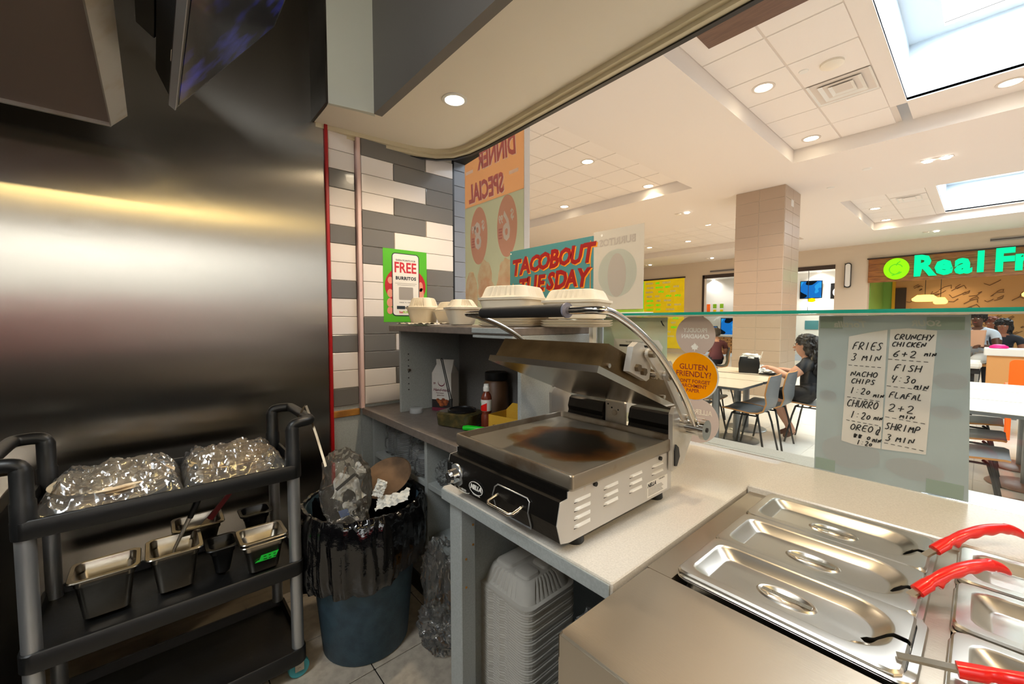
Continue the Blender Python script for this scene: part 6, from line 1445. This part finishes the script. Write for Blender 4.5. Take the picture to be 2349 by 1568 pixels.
def sitter(label, x, y, hd, s, z0, mats, hair, hcol, armk=1, forearm=0, legk=2, lean=.0, look=None, arms='table', hat=None):
    """generic seated figure: seat height z0, scale s, heading hd (radians, 0 = +x)"""
    c_, s_ = math.cos(hd), math.sin(hd)
    def p(fx, sy, z, r):
        r = tuple(q*s for q in r) if isinstance(r, tuple) else r*s
        return (x+(fx*c_-sy*s_)*s, y+(fx*s_+sy*c_)*s, z0+z*s, r)
    J = {'pelvis': p(0, 0, .11, (.16, .14)), 'belly': p(.02+lean*.3, 0, .25, (.155, .13)), 'chest': p(.04+lean*.7, 0, .42, (.165, .125)), 'upper': p(.04+lean, 0, .52, (.11, .09)), 'neck': p(.05+lean, 0, .60, .055), 'jaw': p(.085+lean*1.1, 0, .675, (.066, .072)), 'skull': p(.065+lean*1.1, 0, .755, (.082, .095)), 'crown': p(.06+lean*1.1, 0, .81, .06)}
    E = [('pelvis', 'belly', 1), ('belly', 'chest', 1), ('chest', 'upper', 1), ('upper', 'neck', 0), ('neck', 'jaw', 0), ('jaw', 'skull', 0), ('skull', 'crown', 0)]
    for n, sg in (('l', 1), ('r', -1)):
        J[n+'sh'] = p(.04+lean, sg*.19, .51, .068); J[n+'slv'] = p(.07+lean, sg*.225, .40, .066); J[n+'elb'] = p(.12+lean, sg*.245, .27, .048); J[n+'wrist'] = p(.33+lean, sg*.12, .30, .030)
        E += [('upper', n+'sh', 1), (n+'sh', n+'slv', 1), (n+'slv', n+'elb', forearm), (n+'elb', n+'wrist', forearm)]
        J[n+'hip'] = p(.05, sg*.10, .10, .11); J[n+'knee'] = p(.40, sg*.11, .09, .078); J[n+'shin'] = p(.40, sg*.11, -.15, .055); J[n+'ank'] = p(.38, sg*.11, -.36, .04); J[n+'toe'] = p(.50, sg*.12, -.42, .034)
        E += [('pelvis', n+'hip', legk), (n+'hip', n+'knee', legk), (n+'knee', n+'shin', legk), (n+'shin', n+'ank', legk), (n+'ank', n+'toe', legk)]
        w_ = Vector(J[n+'wrist'][:3]); hand_joints(J, E, n, w_, (c_, s_, -.1), (0, 0, 1), 0, .0085*s)
    h = J['skull']; hc = Vector((x+(.07+lean*1.1)*c_*s, y+(.07+lean*1.1)*s_*s, z0+.725*s))
    hr = [((hc.x+(a*c_)*s, hc.y+(a*s_)*s, hc.z+zz*s), (rx*s, rx*s, rz*s), k) for k, (a, zz, rx, rz) in enumerate(hair)]
    return person(label, J, E, mats, hr, hcol, (hc, (c_, s_, -.05), .088*s))
SHORT = [(-.02, .06, .094, .075), (-.05, .02, .085, .08)]
LONG = [(-.02, .06, .098, .075), (-.06, -.03, .10, .13), (-.07, -.17, .095, .12)]
sitter('man in a maroon shirt seated with his back turned, left of the column', -3.66, 8.90, 2.3, .92, .46, ['skin_light', 'cloth_maroon', 'cloth_dark'], SHORT, 'hair_grey')
sitter('person in a pale blue tee holding a tan bag, right of the grey poster', -.03, 10.2, -1.9, 1.0, .70, ['skin_dark', 'cloth_pale', 'cloth_white'], SHORT, 'hair_dark')
sitter('woman with long black hair and black top behind the white topped counter', .24, 10.6, -1.75, .95, .62, ['skin_mid', 'cloth_dark', 'cloth_dark'], LONG, 'hair_dark')
sitter('person with short reddish hair between the pale tee and the long haired woman', .12, 11.6, -1.7, .95, .66, ['skin_mid', 'cloth_dark', 'cloth_dark'], SHORT, 'hair_red')
t = thing('tan_bag', 'tan paper bag held against the pale blue tee', 'bag', (-.10, 9.86, 1.0)); B().loft([rrect(-.22, .03, 9.82, 9.90, .02, .99), rrect(-.24, .05, 9.81, 9.91, .02, 1.25)], True, True).build('bag', MATS['bag_tan'], t, 30)
for x, y, h_, nm in ((-.03, 10.2, .70, 'stool under the person in the pale blue tee'), (.24, 10.6, .62, 'stool under the long haired woman at the counter'), (.12, 11.6, .66, 'stool under the red haired person')):
    t = thing('bar_stool', nm, 'stool', (x, y, 0), 0, 'bar stools at the high counter'); B().cyl((x, y, h_-.04), (x, y, h_-.005), .17, n=24).build('seat', MATS['counter_wood'], t, 40); B().cyl((x, y, .02), (x, y, h_-.04), .03, n=12).build('post', MATS['metal_grey'], t, 40); B().cyl((x, y, 0), (x, y, .02), .2, n=24).build('base', MATS['metal_grey'], t, 40)
t = thing('pink_bag', 'bright pink bag lying on the white topped counter', 'bag', (.17, 9.2, 1.0)); B().lathe([(0, 1.06), (.05, 1.055), (.09, 1.03), (.095, 1.005), (0, 1.002)], (.17, 9.2, 0), 20).build('bag', MATS['pink'], t, 50)
